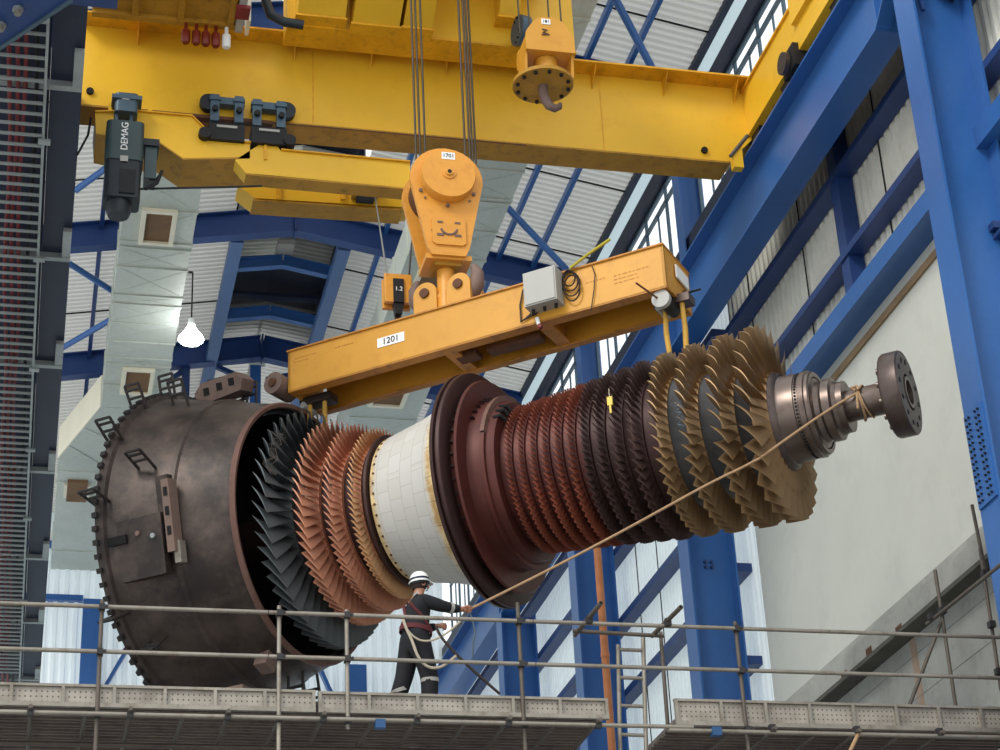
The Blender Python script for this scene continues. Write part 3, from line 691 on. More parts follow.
q = apx(546, 32, AY-.31); MB().tube([q+V((-.06, 0, .05)), q+V((.02, 0, .04)), q+V((-.05, 0, -.01)), q+V((.05, 0, -.04)), q+V((-.07, 0, -.05))], .012, 'lugrust', 6).build('stencil_mark', ah)
for x in (519, 529, 549, 561): q = apx(x, 20); MB().tube([(q.x, AY, zm+.5), (q.x, AY, 20.9)], .014, 'rope', 6).build('wire_rope', ah)

# underslung monorail below the girder
MY = 26.33
def mp(x, y): return at(x, y, Y=MY)
t = thing('monorail_beam', (2.6, MY, 16.7), 'yellow cranked monorail beam slung under the left part of the girder', 'beam')
mb = MB()
mb.prism([mp(*p) for p in ((95, 113), (135, 112), (192, 117), (215, 140), (250, 144), (250, 157), (183, 158), (160, 142), (132, 141), (96, 133))], (0, .8, 0), 'crane'); mb.build('cranked_end', t)
mb = MB(); mb.prism([mp(*p) for p in ((235, 160), (262, 143), (266, 130), (281, 151), (300, 153), (410, 163), (410, 188), (262, 175), (246, 173))], (0, .3, 0), 'crane'); mb.build('main_beam', t)
mb = MB()
for pts in (((183, 158), (250, 157)), ((96, 133), (132, 141), (160, 142), (183, 158)), ((246, 173), (410, 188))):
    for a, b in zip(pts, pts[1:]):
        p, q = mp(*a), mp(*b); e = .32 if a[0] > 240 else .82; mb.prism([p, q, q+V((0, e, 0)), p+V((0, e, 0))], (0, 0, -.03), 'grubbyshade')
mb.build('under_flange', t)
mb = MB()
for pts in (((95, 113), (135, 112), (192, 117), (215, 140), (262, 145)), ((281, 151), (410, 163))):
    for a, b in zip(pts, pts[1:]):
        p, q = mp(*a), mp(*b); mb.prism([p-V((0, .04, 0)), q-V((0, .04, 0)), q+V((0, .3, 0)), p+V((0, .3, 0))], (0, 0, .025), 'craneedge')
mb.build('upper_flange', t)
MB().prism([mp(264, 132), mp(267, 132), mp(267, 160), mp(264, 160)], (0, -.03, 0), 'craneedge').build('gusset', t)
for x in (110, 138, 150): q = mp(x, 112); MB().box((q.x-.03, MY-.02, q.z), (q.x+.03, MY+.04, G0-.03), 'crane').build('hanger_strap', t)
# the farther parallel beam
MY2 = 28.6
def mp2(x, y): return at(x, y, Y=MY2)
t2 = thing('monorail_beam', (4.3, MY2, 17.8), 'second yellow monorail beam showing below the first one', 'beam')
mb = MB(); mb.prism([mp2(*p) for p in ((238, 185), (250, 179), (410, 187), (410, 206), (400, 207), (255, 198))], (0, .5, 0), 'crane'); mb.build('beam', t2)
mb = MB(); p, q = mp2(253, 199), mp2(403, 209); mb.prism([p, q, q+V((0, .45, 0)), p+V((0, .45, 0))], (0, 0, -.03), 'grubbyshade'); mb.build('under_flange', t2)
for x in (278, 342): q = mp2(x, 193); MB().box((q.x-.03, MY2-.05, q.z-.15), (q.x+.05, MY2, q.z+.2), 'craneedge').build('stiffener', t2)
q = mp2(362, 194); mb = MB(); mb.box((q.x-.2, MY2-.5, q.z-.14), (q.x+.25, MY2-.02, q.z+.12), 'grubbyshade'); mb.box((q.x-.12, MY2-.52, q.z-.22), (q.x+.18, MY2-.05, q.z-.14), 'black'); mb.build('trolley_box', t2)
# clamp trolleys on the girder flange
def clamp(xa, xb, ya, yb, label):
    a, b = at(xa, ya, Y=GY-.12), at(xb, yb, Y=GY-.12)
    w = b.x-a.x; top = a.z; c = (a.x+b.x)/2
    t = thing('beam_trolley', (c, GY-.1, G0-.5), label, 'trolley', 'clamp trolleys')
    mb = MB(); mb.box((a.x, GY-.2, top-.16), (b.x, GY-.05, top-.03), 'steelblue'); mb.build('cross_plate', t)
    for s in (0, 1):
        x = a.x+.02+s*(w-.18); mb = MB(); mb.box((x, GY-.22, top-.5), (x+.14, GY-.1, top), 'steelblue'); mb.box((x-.02, GY-.25, top-.12), (x+.16, GY-.08, top-.06), 'steelblue')
        mb.build('side_plate', t)
        mb = MB(); mb.cyl((x+.07, GY-.23, top-.3), (x+.07, GY-.29, top-.3), .05, 'ink', 8); mb.build('axle_bolt', t)
    s = 0 if xa < 230 else 1
    MB().cyl((a.x+s*w, GY-.08, top-.14), (a.x+s*w, GY-.2, top-.14), .15, 'hoistd', 18).build('wheel', t, 40)
    mb = MB(); mb.box((a.x+.0, GY-.25, G0-.58), (b.x, GY+.1, G0-.28), 'black'); mb.cyl((a.x-.06+s*(w+.1), GY-.3, G0-.5), (a.x-.06+s*(w+.1), GY, G0-.5), .1, 'black', 12); mb.build('lower_clamp', t)
    MB().box((a.x+.12, GY-.27, G0-.36), (b.x-.12, GY-.25, G0-.32), 'grey').build('tie_bar', t)
    return t
clamp(209, 244, 97, 125, 'left of the two blue-grey clamp trolleys on the girder flange')
clamp(251, 286, 102, 130, 'right of the two blue-grey clamp trolleys on the girder flange')
# electric hoist
HY = 25.95
def hp(x, y): return at(x, y, Y=HY)
t = thing('electric_hoist', hp(124, 215), 'dark green electric hoist hanging below the left end of the girder', 'hoist')
def rbox(lo, hi, b, m, segs=3):
    """box with rounded vertical edges"""
    lo, hi = V(lo), V(hi); pts = []
    for cx_, cy_, a0 in ((hi.x-b, hi.y-b, 0), (lo.x+b, hi.y-b, 90), (lo.x+b, lo.y+b, 180), (hi.x-b, lo.y+b, 270)):
        for i in range(segs+1): a = R(a0+90*i/segs); pts.append((cx_+b*cos(a), cy_+b*sin(a), lo.z))
    return MB().prism(pts, (0, 0, hi.z-lo.z), m)
a, b = hp(105, 157), hp(145, 122); rbox((a.x, HY, a.z), (b.x, HY+.5, b.z), .09, 'hoist').build('gear_casing', t, 40)
a, b = hp(104, 194), hp(142, 157); rbox((a.x, HY+.02, a.z), (b.x, HY+.48, b.z), .07, 'hoistd').build('motor', t, 40)
a2, b2 = hp(119, 192), hp(136, 170); MB().box((a2.x, HY-.005, a2.z), (b2.x, HY+.03, b2.z), 'black').build('vent_cover', t)
a, b = hp(111, 207), hp(128, 193); c = (a+b)/2; MB().lathe([(0, 0), (0, .16), (.08, .19), (.34, .19), (.34, 0)], (c.x, HY+.25, a.z), ZZ, 'hoistd', 24).build('fan_cowl', t, 40)
a, b = hp(115, 106), hp(139, 90); mb = rbox((a.x, HY+.1, a.z), (b.x, HY+.45, b.z), .06, 'steelblue'); mb.box((a.x-.05, HY+.08, b.z-.12), (b.x+.06, HY+.42, b.z-.05), 'steelblue'); mb.build('flange_clamp', t, 40)
q = hp(126, 95); MB().box((q.x-.06, HY+.09, q.z-.015), (q.x+.06, HY+.1, q.z+.03), 'white').build('maker_plate', t)
for x in (117, 132): q = hp(x, 112); MB().box((q.x-.025, HY+.2, hp(x, 122).z), (q.x+.025, HY+.26, hp(x, 100).z), 'steelblue').build('hanger', t)
a, b = hp(145, 172), hp(158, 141); MB().box((a.x, HY+.15, a.z), (b.x, HY+.5, b.z), 'hoist').box((a.x-.05, HY+.1, b.z-.02), (b.x+.03, HY+.5, b.z+.1), 'hoistd').build('side_box', t)
pts = [hp(*p)+V((0, .2, 0)) for p in ((150, 172), (158, 172), (163, 164), (158, 176), (146, 182))]; MB().tube(pts, .03, 'black').build('control_cable', t, 60)
q = hp(125, 134); text('DEMAG', 'casing_lettering', t, (q.x, HY-.004, q.z-.04), (0, 0, 1), (-1, 0, 0), .15, 'white')
q = hp(124, 160); MB().box((q.x-.06, HY-.005, q.z-.02), (q.x+.06, HY, q.z+.08), 'grey').build('label_plate', t)
pts = [at(x, y, Y=HY+.3) for x, y in ((140, 189), (180, 188), (230, 187), (262, 186))]
tag(MB().tube(pts, .018, 'black', 6).build('power_cable', None, 60), 'thin dark cable running from the electric hoist to the monorail beam', 'cable')
pts = [at(x, y, Y=26.3) for x, y in ((91, 118), (88, 135), (80, 150), (77, 155))]
tag(MB().tube(pts, .02, 'black', 6).build('power_cable', None, 60), 'short dark cable drooping from the left end of the girder', 'cable')

# small hook block on thin ropes
SY = 25.4
def sp(x, y): return at(x, y, Y=SY)
t = thing('hook_block', sp(398, 312), 'small orange hook block on two thin ropes left of the spreader lugs', 'hook block')
a, b = sp(385, 301), sp(412, 275)
for y in (SY, SY+.2): rbox((a.x, y, a.z), (b.x, y+.08, b.z), .02, 'orange').build('cheek_plate', t)
mb = MB(); mb.box((a.x+.02, SY+.06, a.z+.06), (b.x-.02, SY+.22, b.z-.02), 'grubbyshade'); mb.build('sheave_housing', t)
q = sp(398.5, 291); mb = MB(); mb.box((q.x-.08, SY-.03, q.z-.2), (q.x+.08, SY, q.z+.2), 'black'); mb.prism([(q.x-.08, SY, q.z-.2), (q.x+.08, SY, q.z-.2), (q.x+.05, SY, q.z-.38), (q.x-.05, SY, q.z-.38)], (0, .12, 0), 'black'); mb.build('latch_guard', t)
text('1.2', 'load_mark', t, (q.x, SY-.034, q.z+.02), (1, 0, 0), (0, 0, 1), .1, 'white')
h = V((q.x, SY+.16, q.z-.3)); MB().tube([h, h-ZZ*.1, h+V((.02, 0, -.2)), h+V((.09, 0, -.26)), h+V((.16, 0, -.2))], [.045, .045, .045, .04, .025], 'steeldark', 10).build('hook', t, 60)
q0, q1 = sp(387, 275), sp(375, 198); MB().tube([q0, at(375, 196, Y=28.3)], .014, 'tray', 6).build('wire_rope', t)
q0, q1 = sp(411, 275), sp(412, 190); MB().tube([q0+V((0, .2, 0)), at(415, 205, Y=27.6)], .014, 'rope', 6).build('wire_rope', t)

# ------------------------------------------------------------------ spreader beam
OFF = -.47; BW = .94
pts = [((288, 350), 't'), ((665, 247), 't'), ((288, 389), 'b'), ((667, 289), 'b')]
tl, trr, bl, br_ = [atN(x, y, OFF) for (x, y), _ in pts]
s0, s1 = sof(bl), sof(br_); zt, zb = (tl.z+trr.z)/2, (bl.z+br_.z)/2
def S(s, n, z): return at_ax(s, n, z)
sb = thing('spreader_beam', S((s0+s1)/2, 0, zb-.1), 'long orange-yellow spreader beam numbered 1201 hanging over the rotor', 'lifting beam')
L = (s1-s0)/2; sm = (s0+s1)/2; zc = (zt+zb)/2; hh = (zt-zb)/2
h2 = BW/2
MB().obox(S(sm, -h2+.02, zc), U*L, N*.02, ZZ*hh, 'spread').build('front_web', sb)
MB().obox(S(sm+.06, h2-.02, zc), U*(L-.06), N*.02, ZZ*hh, 'spread').build('rear_web', sb)
MB().obox(S(sm, 0, zt+.01), U*(L+.01), N*(h2+.03), ZZ*.012, 'spreadlow').build('top_plate', sb)
for n in (-h2+.09, h2-.06): MB().obox(S(sm, n, zb), U*L, N*(.09 if n < 0 else .06), ZZ*.015, 'spreadlow').build('bottom_flange', sb)
for s in (s0+.02, s1-.02): MB().obox(S(s, 0, zc), U*.02, N*h2, ZZ*hh, 'spread').build('end_plate', sb)
for s in (s0+2.6, s1-1.9):
    mb = MB(); mb.obox(S(s, 0, zc-.02), U*.015, N*(h2-.05), ZZ*(hh-.03), 'spreadlow'); mb.obox(S(s, 0, zb+.02), U*.1, N*(h2-.05), ZZ*.02, 'spreadlow'); mb.build('cross_plate', sb)
mb = MB()
for s, z, l in ((s0+2.75, zb+.03, .16), (s1-2.5, zb+.02, .42)):
    mb.obox(S(s, 0, z), U*l, N*.1, ZZ*.04, 'rail')
mb.build('slot_plate', sb)
# lugs
for s in (sof(atN(432, 290)), sof(atN(465, 278))):
    for n in (-.2, .2):
        prof = [(-.19, 0), (.19, 0), (.19, .46)]+[(.19*cos(R(a)), .46+.19*sin(R(a))) for a in range(15, 180, 15)]+[(-.19, .46)]
        mb = MB(); mb.prism([S(s+a, n-.035, zt+.0+b) for a, b in prof], N*.07, 'spread'); lg = mb.build('lifting_lug', sb)
        if n < 0: MB().cyl(S(s, n-.07, zt+.47), S(s, .26, zt+.47), .075, 'rail', 20).build('lug_pin', lg, 40)
# number sign
a = atN(391, 340, OFF); s, z = sof(a), a.z
w = (sof(atN(405, 336, OFF))-sof(atN(378, 343, OFF)))/2
MB().obox(S(s, -h2-.006, z), U*w, N*.004, ZZ*.075, 'white').build('number_sign', sb)
text('1201', 'sign_lettering', sb, S(s, -h2-.012, z), U, ZZ, .14, 'ink')
# faded stencil lines
mb = MB(); random.seed(3)
for (x, y, wid, rows) in ((305, 356, .34, 2), (345, 345, .3, 1), (632, 271, .5, 3), (597, 280, .3, 1)):
    a = atN(x, y, OFF)
    for r_ in range(rows):
        p = 0
        while p < wid*(1 if r_ == 0 else .7):
            l = random.uniform(.015, .05); mb.obox(S(sof(a)-wid/2+p, -h2-.002, a.z-r_*.06), U*l/2, N*.002, ZZ*.008, 'spreadlow'); p += l+.02
mb.build('faded_stencil', sb)
# junction box with cables
a, b = atN(527, 279, OFF-.12), atN(561, 300, OFF-.12); js0, js1 = sof(a), sof(b); jz1, jz0 = atN(545, 273, OFF-.12).z, atN(545, 307, OFF-.12).z
jb = MB().obox(S((js0+js1)/2, -h2-.13, (jz0+jz1)/2), U*(js1-js0)/2, N*.13, ZZ*(jz1-jz0)/2, 'grey').build('junction_box', sb)
MB().obox(S((js0+js1)/2, -h2-.268, (jz0+jz1)/2), U*((js1-js0)/2-.02), N*.008, ZZ*((jz1-jz0)/2-.02), 'grey').build('box_lid', jb)
mb = MB()
for i in (.15, .5, .85): mb.cyl(S(js0+(js1-js0)*i, -h2-.13, jz0), S(js0+(js1-js0)*i, -h2-.13, jz0-.06), .025, 'black', 8)
mb.build('cable_gland', jb)
def onb(pl, off=.03): return [S(sof(atN(x, y, OFF-off)), -h2-off, atN(x, y, OFF-off).z) for x, y in pl]
MB().tube(onb(((530, 282), (523, 290), (520, 305), (521, 322), (526, 318), (534, 311))), .012, 'cable').tube(onb(((540, 309), (536, 314), (530, 316), (524, 320))), .014, 'cable').build('box_cable', sb, 60)
mb = MB(); mb.tube(onb(((537, 318), (539, 325))), .03, 'white', 8).tube(onb(((539, 325), (541, 328))), .036, 'red', 8); mb.build('connector_plug', sb, 40)
mb = MB()
for k, (cx_, cy_, rx, ry) in enumerate(((570, 281, 8, 10), (571, 284, 9, 12), (569, 278, 6, 8), (572, 288, 8, 13))):
    mb.tube(onb([(cx_+rx*cos(i*PI/9), cy_+ry*sin(i*PI/9)) for i in range(18)], .03+.012*k), .011, 'cable', 6, closed=True)
mb.tube(onb(((592, 266), (595, 275), (594, 290), (591, 311))), .008, 'cable'); mb.build('cable_coil', sb, 60)
MB().tube([S(sof(atN(572, 270, OFF)), -h2-.06, atN(572, 270, OFF).z), S(sof(atN(590, 256, OFF)), -h2-.06, atN(590, 256, OFF).z), S(sof(atN(612, 241, OFF)), -h2-.06, atN(612, 241, OFF).z)], .022, 'yellowrod', 8).build('tag_pole', sb, 60)
# end rollers, shafts and slings
a = atN(662, 300, OFF+.1); rs = sof(a)
mb = MB(); mb.cyl(S(rs, -h2+.12, a.z), S(rs, -h2+.04, a.z), .13, 'grey', 24); mb.cyl(S(rs+.02, -h2+.5, a.z), S(rs, -h2+.12, a.z), .09, 'black', 20); mb.cyl(S(rs-.02, -h2+.1, a.z), S(rs-.2, -h2-.3, a.z+.13), .014, 'rail', 8); mb.build('end_roller', sb, 40)
a = atN(283, 387, OFF+.1)
mb = MB(); mb.cyl(S(sof(a), -h2+.3, a.z), S(sof(a)-.05, -h2-.1, a.z), .17, 'lugrust', 20); mb.cyl(S(sof(a)-.05, -h2-.1, a.z), S(sof(a)-.06, -h2-.13, a.z), .07, 'rail', 12); mb.cyl(S(sof(a), -h2+.2, a.z), S(sof(a)+.3, -h2+.2, a.z-.1), .04, 'grey', 10); mb.build('end_roller', sb, 40)
MB().obox(S(s1+.03, .1, zc+.08), U*.012, N*.22, ZZ*.1, 'white').build('end_sign', sb)
MB().cyl(S(s1-.05, .2, zc-.12), S(s1+.25, .2, zc-.12), .016, 'ink', 8).cyl(S(s1, .2, zc-.12), S(s1+.03, .2, zc-.12), .05, 'rail', 12).build('end_bolt', sb)
for (sa, lab, zl) in ((-1.95, 'yellow webbing sling at the left end of the spreader beam', 12.0), (3.72, 'worn yellow sling and link at the right end of the spreader beam', 12.1)):
    t = thing('lifting_sling', S(sa, 0, zl), lab, 'sling')
    for d in (-.12, .13):
        mb = MB(); mb.tube([S(sa+d, -.05, zb-.03), S(sa+d*1.1, -.06, (zb+zl)/2), S(sa+d*.9, -.05, zl)], [.035, .04, .04], 'sling', 8); mb.build('sling_leg', t, 60)
    mb = MB(); mb.obox(S(sa, 0, zb-.02), U*.26, N*.12, ZZ*.06, 'steeldark'); mb.cyl(S(sa-.18, -.16, zb-.1), S(sa-.18, .16, zb-.1), .05, 'grey', 12); mb.build('sling_shackle', t)
# ================================================================== the turbine rotor
# local frame of the rotor: X along its axis towards the coupling, Z up, -Y the side seen by the visitor
rot = thing('turbine_rotor', P0, 'long gas turbine rotor with bladed discs hanging under the spreader beam', 'turbine rotor', rotz=TH)
XA = (1, 0, 0)
rot.matrix_basis = Matrix.Translation(P0+ZZ*.045) @ Matrix.Rotation(TH, 4, 'Z') @ Matrix.Rotation(.012, 4, 'Y')   # it hangs a hair lower at the coupling
RM = rot.matrix_basis.copy()
def lath(name, prof, m, parent=rot, n=96, sm=35):
    mb = MB(); mb.lathe(prof, (0, 0, 0), XA, m, n); return mb.build(name, parent, sm, True)
def ringcopy(mb, name, parent, n, skip=None, sm=None):
    o = None
    for i in range(n):
        if skip and skip(i): continue
        if o is None: o = c = mb.build(name, parent, sm, True)
        else: c = o.copy(); C.objects.link(c); c.parent = parent
        c.rotation_euler = (i*2*PI/n, 0, 0)
# shaft end
fl = lath('coupling_flange', [(6.46, .2), (6.46, .5), (6.47, .53), (6.5, .55), (6.70, .55), (6.72, .535), (6.72, .24), (6.64, .22), (6.64, 0)], 'steeldark')
c = V((6.45, 0, .41)); ringcopy(MB().cyl(c-V((.03, 0, 0)), c+V((.02, 0, 0)), .04, 'steel', 10), 'coupling_bolt', fl, 12, None, 40)
c = V((6.725, 0, .42)); ringcopy(MB().cyl(c-V((.02, 0, 0)), c, .035, 'slot', 10), 'bolt_hole', fl, 12, None, 40)
lath('flange_spigot', [(6.64, .16), (6.73, .16), (6.73, .21), (6.64, .21)], 'steel', fl)
lath('shaft_neck', [(5.9, .24), (5.93, .205), (6.38, .205), (6.45, .25), (6.48, .26)], 'steel')
lath('thrust_collar', [(5.84, .2), (5.84, .335), (5.93, .335), (5.93, .2)], 'steel')
lath('bearing_journal', [(5.56, .46), (5.58, .41), (5.64, .38), (5.68, .41), (5.78, .41), (5.8, .36), (5.85, .34)], 'steel')
sr = lath('seal_ring', [(5.12, .62), (5.14, .585), (5.17, .575), (5.36, .57), (5.37, .555), (5.42, .555), (5.43, .57), (5.5, .575), (5.51, .55), (5.55, .55), (5.57, .535), (5.57, .48), (5.53, .46), (5.53, .3)], 'steel')
ringcopy(MB().obox((5.395, 0, .557), (.014, 0, 0), (0, 0, .008), (0, .013, 0), 'slot'), 'balance_hole', sr, 72)
# compressor: discs then blade rows
rows = [(4.94, 1.30, .66, 30, .40, .27, 'bladetan'), (4.55, 1.29, .76, 37, .33, .24, 'bladetan'), (4.11, 1.27, .85, 43, .28, .22, 'bladetan'), (3.72, 1.245, .92, 49, .24, .2, 'bladetan'),
        (3.38, 1.22, .955, 56, .2, .18, 'bladedark'), (3.12, 1.19, .965, 60, .18, .16, 'bladedark'), (2.88, 1.165, .965, 64, .16, .14, 'bladedark'), (2.66, 1.14, .96, 66, .14, .125, 'bladedark'),
        (2.46, 1.12, .955, 70, .13, .12, 'bladered'), (2.27, 1.10, .95, 72, .12, .11, 'bladered'), (2.08, 1.085, .945, 74, .115, .105, 'bladered'), (1.90, 1.07, .94, 76, .11, .1, 'bladered'), (1.72, 1.055, .935, 78, .105, .095, 'bladered'), (1.54, 1.04, .93, 80, .1, .09, 'bladered')]
def blade(rt, rh, ct, ch, gt, gh, th, m, cam_=.1, ns=5, lean=0):
    """twisted cambered aerofoil standing along +Z from radius rh to rt"""
    mb = MB(); vs = []; K = 5
    for i in range(ns):
        f = i/(ns-1); r = rh-.02+(rt-rh+.02)*f; c = ch+(ct-ch)*f; g = gh+(gt-gh)*f; t_ = th*(1.25-.75*f)
        sec = []
        for side in (1, -1):
            rng = range(K+1) if side == 1 else range(K-1, 0, -1)
            for k in rng:
                u = k/K; tk = t_*(2.2*math.sqrt(max(u, .0))*(1-u)+.08)*.5; cy = cam_*c*4*u*(1-u)
                sec.append(((u-.5)*c, cy+side*tk))
        for (x, y) in sec:
            X = x*cos(g)-y*sin(g)*-1*1; Y = -x*sin(g)+y*cos(g)
            vs.append((X+lean*f, Y, math.sqrt(max(r*r-Y*Y, .01))))
    n = len(vs)//ns
    fs = [tuple(range(n)), tuple(range(n*ns-1, n*(ns-1)-1, -1))]
    for i in range(ns-1):
        a, b = i*n, (i+1)*n
        fs += [(a+(j+1) % n, a+j, b+j, b+(j+1) % n) for j in range(n)]
    mb.add(vs, fs, m); return mb
prev = None
for i, (s, rt, rh, nb, cl, ch, m) in enumerate(rows):
    w = ch*.42 if i < 4 else ch*.45
    dm = 'steeldark' if i < 1 else 'greydisc' if i < 4 else 'discdark' if i < 8 else 'discred'
    edge = {'bladetan': 'bladetan', 'bladedark': 'discdark', 'bladered': 'discred'}[m]
    lath('rotor_disc', [(s-w, rh-.05), (s-w, rh), (s+w, rh), (s+w, rh-.05)], edge)
    if i:
        ps, pr_ = prev
        lath('disc_rim', [(s+w*.9, rh-.015), (s+w+.01, rh-.035), (ps-.01, pr_-.05 if i > 4 else pr_-.03), (ps+.01, pr_-.02)], dm)
    prev = (s-w, rh)
lath('front_stub', [(5.05, .655), (5.1, .64), (5.14, .6)], 'steeldark')
lath('rear_compressor_cone', [(1.5, .925), (1.34, .92), (1.2, .98), (1.0, 1.02)], 'discred')
big = 0; stuff = MB()
for i, (s, rt, rh, nb, ct, ch, m) in enumerate(rows):
    gt, gh = R(56 if i < 4 else 58), R(26 if i < 4 else 38)
    bl_ = blade(rt, rh, ct, ch, gt, gh, .035 if i < 4 else .016, m, .09, 5 if i < 4 else 3)
    if big+nb <= 110 and i < 3:
        o = None
        for k in range(nb):
            if big >= 100: break
            if o is None: o = c = bl_.build('compressor_blade', rot, 40, True)
            else: c = o.copy(); C.objects.link(c); c.parent = rot
            # start at the side that faces the visitor so that the biggest ones are the separate ones
            c.location = (s, 0, 0); c.rotation_euler = (R(95)+(1 if k % 2 else -1)*((k+1)//2)*2*PI/nb, 0, 0); big += 1
        rest = range(k if big >= 100 and k < nb-1 else nb, nb)
    else: rest = range(nb)
    for k in rest:
        a = R(95)+(1 if k % 2 else -1)*((k+1)//2)*2*PI/nb; Rm = Matrix.Rotation(a, 4, 'X')
        stuff.add([Rm @ v+V((s, 0, 0)) for v in bl_.v], bl_.f, m)
tag(stuff.build('compressor_blades', rot, 40, True), kind='stuff')
# middle section: two big discs, red drum, ring segment
lath('thrust_disc', [(.7, 1.2), (.7, 1.60), (.72, 1.64), (.77, 1.65), (.78, 1.6), (.81, 1.6), (.82, 1.645), (.86, 1.64), (.88, 1.61), (.88, 1.1)], 'discdark')
lath('seal_disc', [(.87, 1.34), (.98, 1.34), (.99, 1.48), (1.01, 1.5), (1.04, 1.48), (1.04, 1.1)], 'discred')
ringcopy(MB().obox((.93, 0, 1.35), (.045, 0, 0), (0, 0, .03), (0, .018, 0), 'discdark'), 'locking_tab', rot, 48)
ringcopy(MB().obox((1.07, 0, 1.21), (.03, 0, 0), (0, 0, .03), (0, .012, 0), 'discdark'), 'locking_tab', rot, 48, lambda i: not 1 < i < 9)
lath('red_drum', [(1.03, 1.2), (1.1, 1.18), (1.24, 1.17), (1.4, 1.1), (1.4, .92)], 'discred')
def ring(name, s0, s1, r0, r1, a0, a1, m, n=40):
    mb = MB(); vs = []
    for i in range(n+1):
        a = R(a0+(a1-a0)*i/n)
        for (s, r) in ((s0, r0), (s0, r1), (s1, r1), (s1, r0)): vs.append((s, -r*sin(a), r*cos(a)))
    fs = [(0, 1, 2, 3), tuple(n*4+j for j in (3, 2, 1, 0))]
    for i in range(n):
        for j in range(4): fs.append((i*4+j, (i+1)*4+j, (i+1)*4+(j+1) % 4, i*4+(j+1) % 4))
    mb.add(vs, fs, m); return mb.build(name, rot, 40, True)
ring('ring_segment', 1.24, 1.3, 1.0, 1.22, 5, 75, 'drumrim')
ring('ring_segment', 1.24, 1.3, .98, 1.205, 76, 364, 'discred')
mb = MB(); 
for a in (40, 48, 56): mb.tube([(1.46, -1.0*sin(R(a)), 1.0*cos(R(a))), (1.43, -1.09*sin(R(a)), 1.09*cos(R(a))), (1.34, -1.12*sin(R(a+3)), 1.12*cos(R(a+3)))], .03, 'slot', 8)
mb.build('locking_clip', rot, 60, True)
# ceramic cone and the dark rings before the turbine rows
lath('heat_shield_cone', [(-.53, .98), (-.53, 1.03), (-.45, 1.05), (.1, 1.17), (.55, 1.31), (.71, 1.35)], 'tile')
ax_ = V((-.2, 0, 1)).normalized(); c = V((-.47, 0, 1.048)); ringcopy(MB().cyl(c-ax_*.01, c+ax_*.01, .018, 'rail', 6), 'tile_bolt', rot, 44)
lath('cooling_ring', [(-.62, .9), (-.62, 1.07), (-.6, 1.09), (-.57, 1.08), (-.555, 1.0)], 'discdark')
# turbine rows (first to last)
trows = [(-.74, 1.22, 1.01, 80, .18, .13, 'bladegold', 60, 26), (-1.05, 1.34, 1.03, 72, .25, .17, 'bladecop', 60, 24), (-1.43, 1.47, 1.06, 60, .34, .25, 'bladecop', 62, 20), (-1.88, 1.72, 1.1, 50, .5, .34, 'bladegrey', 62, 16)]
stuff = MB(); nsep = 0
for i, (s, rt, rh, nb, ct, ch, m, gt, gh) in enumerate(trows[::-1]):
    bl_ = blade(rt, rh, ct, ch, R(gt), R(gh), .04 if i < 2 else .03, m, .07, 5)
    o = None
    for k in range(nb):
        a = R(95)+(1 if k % 2 else -1)*((k+1)//2)*2*PI/nb
        if i < 2 and nsep < 100:
            if o is None: o = c = bl_.build('turbine_blade', rot, 40, True)
            else: c = o.copy(); C.objects.link(c); c.parent = rot
            c.location = (s, 0, 0); c.rotation_euler = (a, 0, 0); nsep += 1
        else:
            Rm = Matrix.Rotation(a, 4, 'X'); stuff.add([Rm @ v+V((s, 0, 0)) for v in bl_.v], bl_.f, m)
    w = ch*.45
    lath('turbine_disc', [(s-w, rh-.25), (s-w, rh), (s+w, rh), (s+w, rh-.25)], 'bladegrey' if i == 0 else 'bladecop')
    if i < 3: lath('interstage_ring', [(s+w-.01, rh-.06), (trows[::-1][i+1][0]-.06, rh-.06)], 'discdark')
tag(stuff.build('turbine_blades', rot, 40, True), kind='stuff')
lath('turbine_stub_shaft', [(-2.0, .95), (-2.25, .9), (-2.5, .6), (-2.6, .35), (-4.4, .35), (-4.4, 0)], 'discdark')

# small things tied to the rotor
def rp(s, r, a):       # point on the rotor surface: a degrees from the top towards the visitor
    return RM @ V((s, -r*sin(R(a)), r*cos(R(a))))
q = rp(3.14, 1.24, 76)
t = thing('identification_tag', q, 'small yellow tag hanging from the dark compressor blades', 'tag')
MB().obox(q-ZZ*.03, U*.035, N*.015, ZZ*.06, 'yellowtag').build('tag_plate', t); MB().obox(q-ZZ*.14, U*.012, N*.01, ZZ*.06, 'yellowtag').build('tag_tail', t)
MB().tube([q+ZZ*.02, rp(3.12, 1.23, 71), rp(3.1, 1.22, 66)], .006, 'whiterope', 6).build('tag_string', t)
random.seed(11)
pts = []
for i in range(26): pts.append(rp(-1.72+.1*sin(i*1.7)+random.uniform(-.04, .04), 1.70+.05*cos(i*2.1), 82-i*1.0+4*sin(i*1.1)))
tag(MB().tube(pts, .0045, 'galvd', 5).build('wire_tangle', None, 60), 'thin tangled wire lying on the dark grey turbine blades', 'wire')
pts = [rp(4.1+.06*sin(i*1.9), 1.31+.02*cos(i*2.3), 90+i*1.1) for i in range(16)]
tag(MB().tube(pts, .007, 'steelblue', 5).build('cord_tangle', None, 60), 'thin bluish cord caught on the golden-brown compressor blades', 'cord')

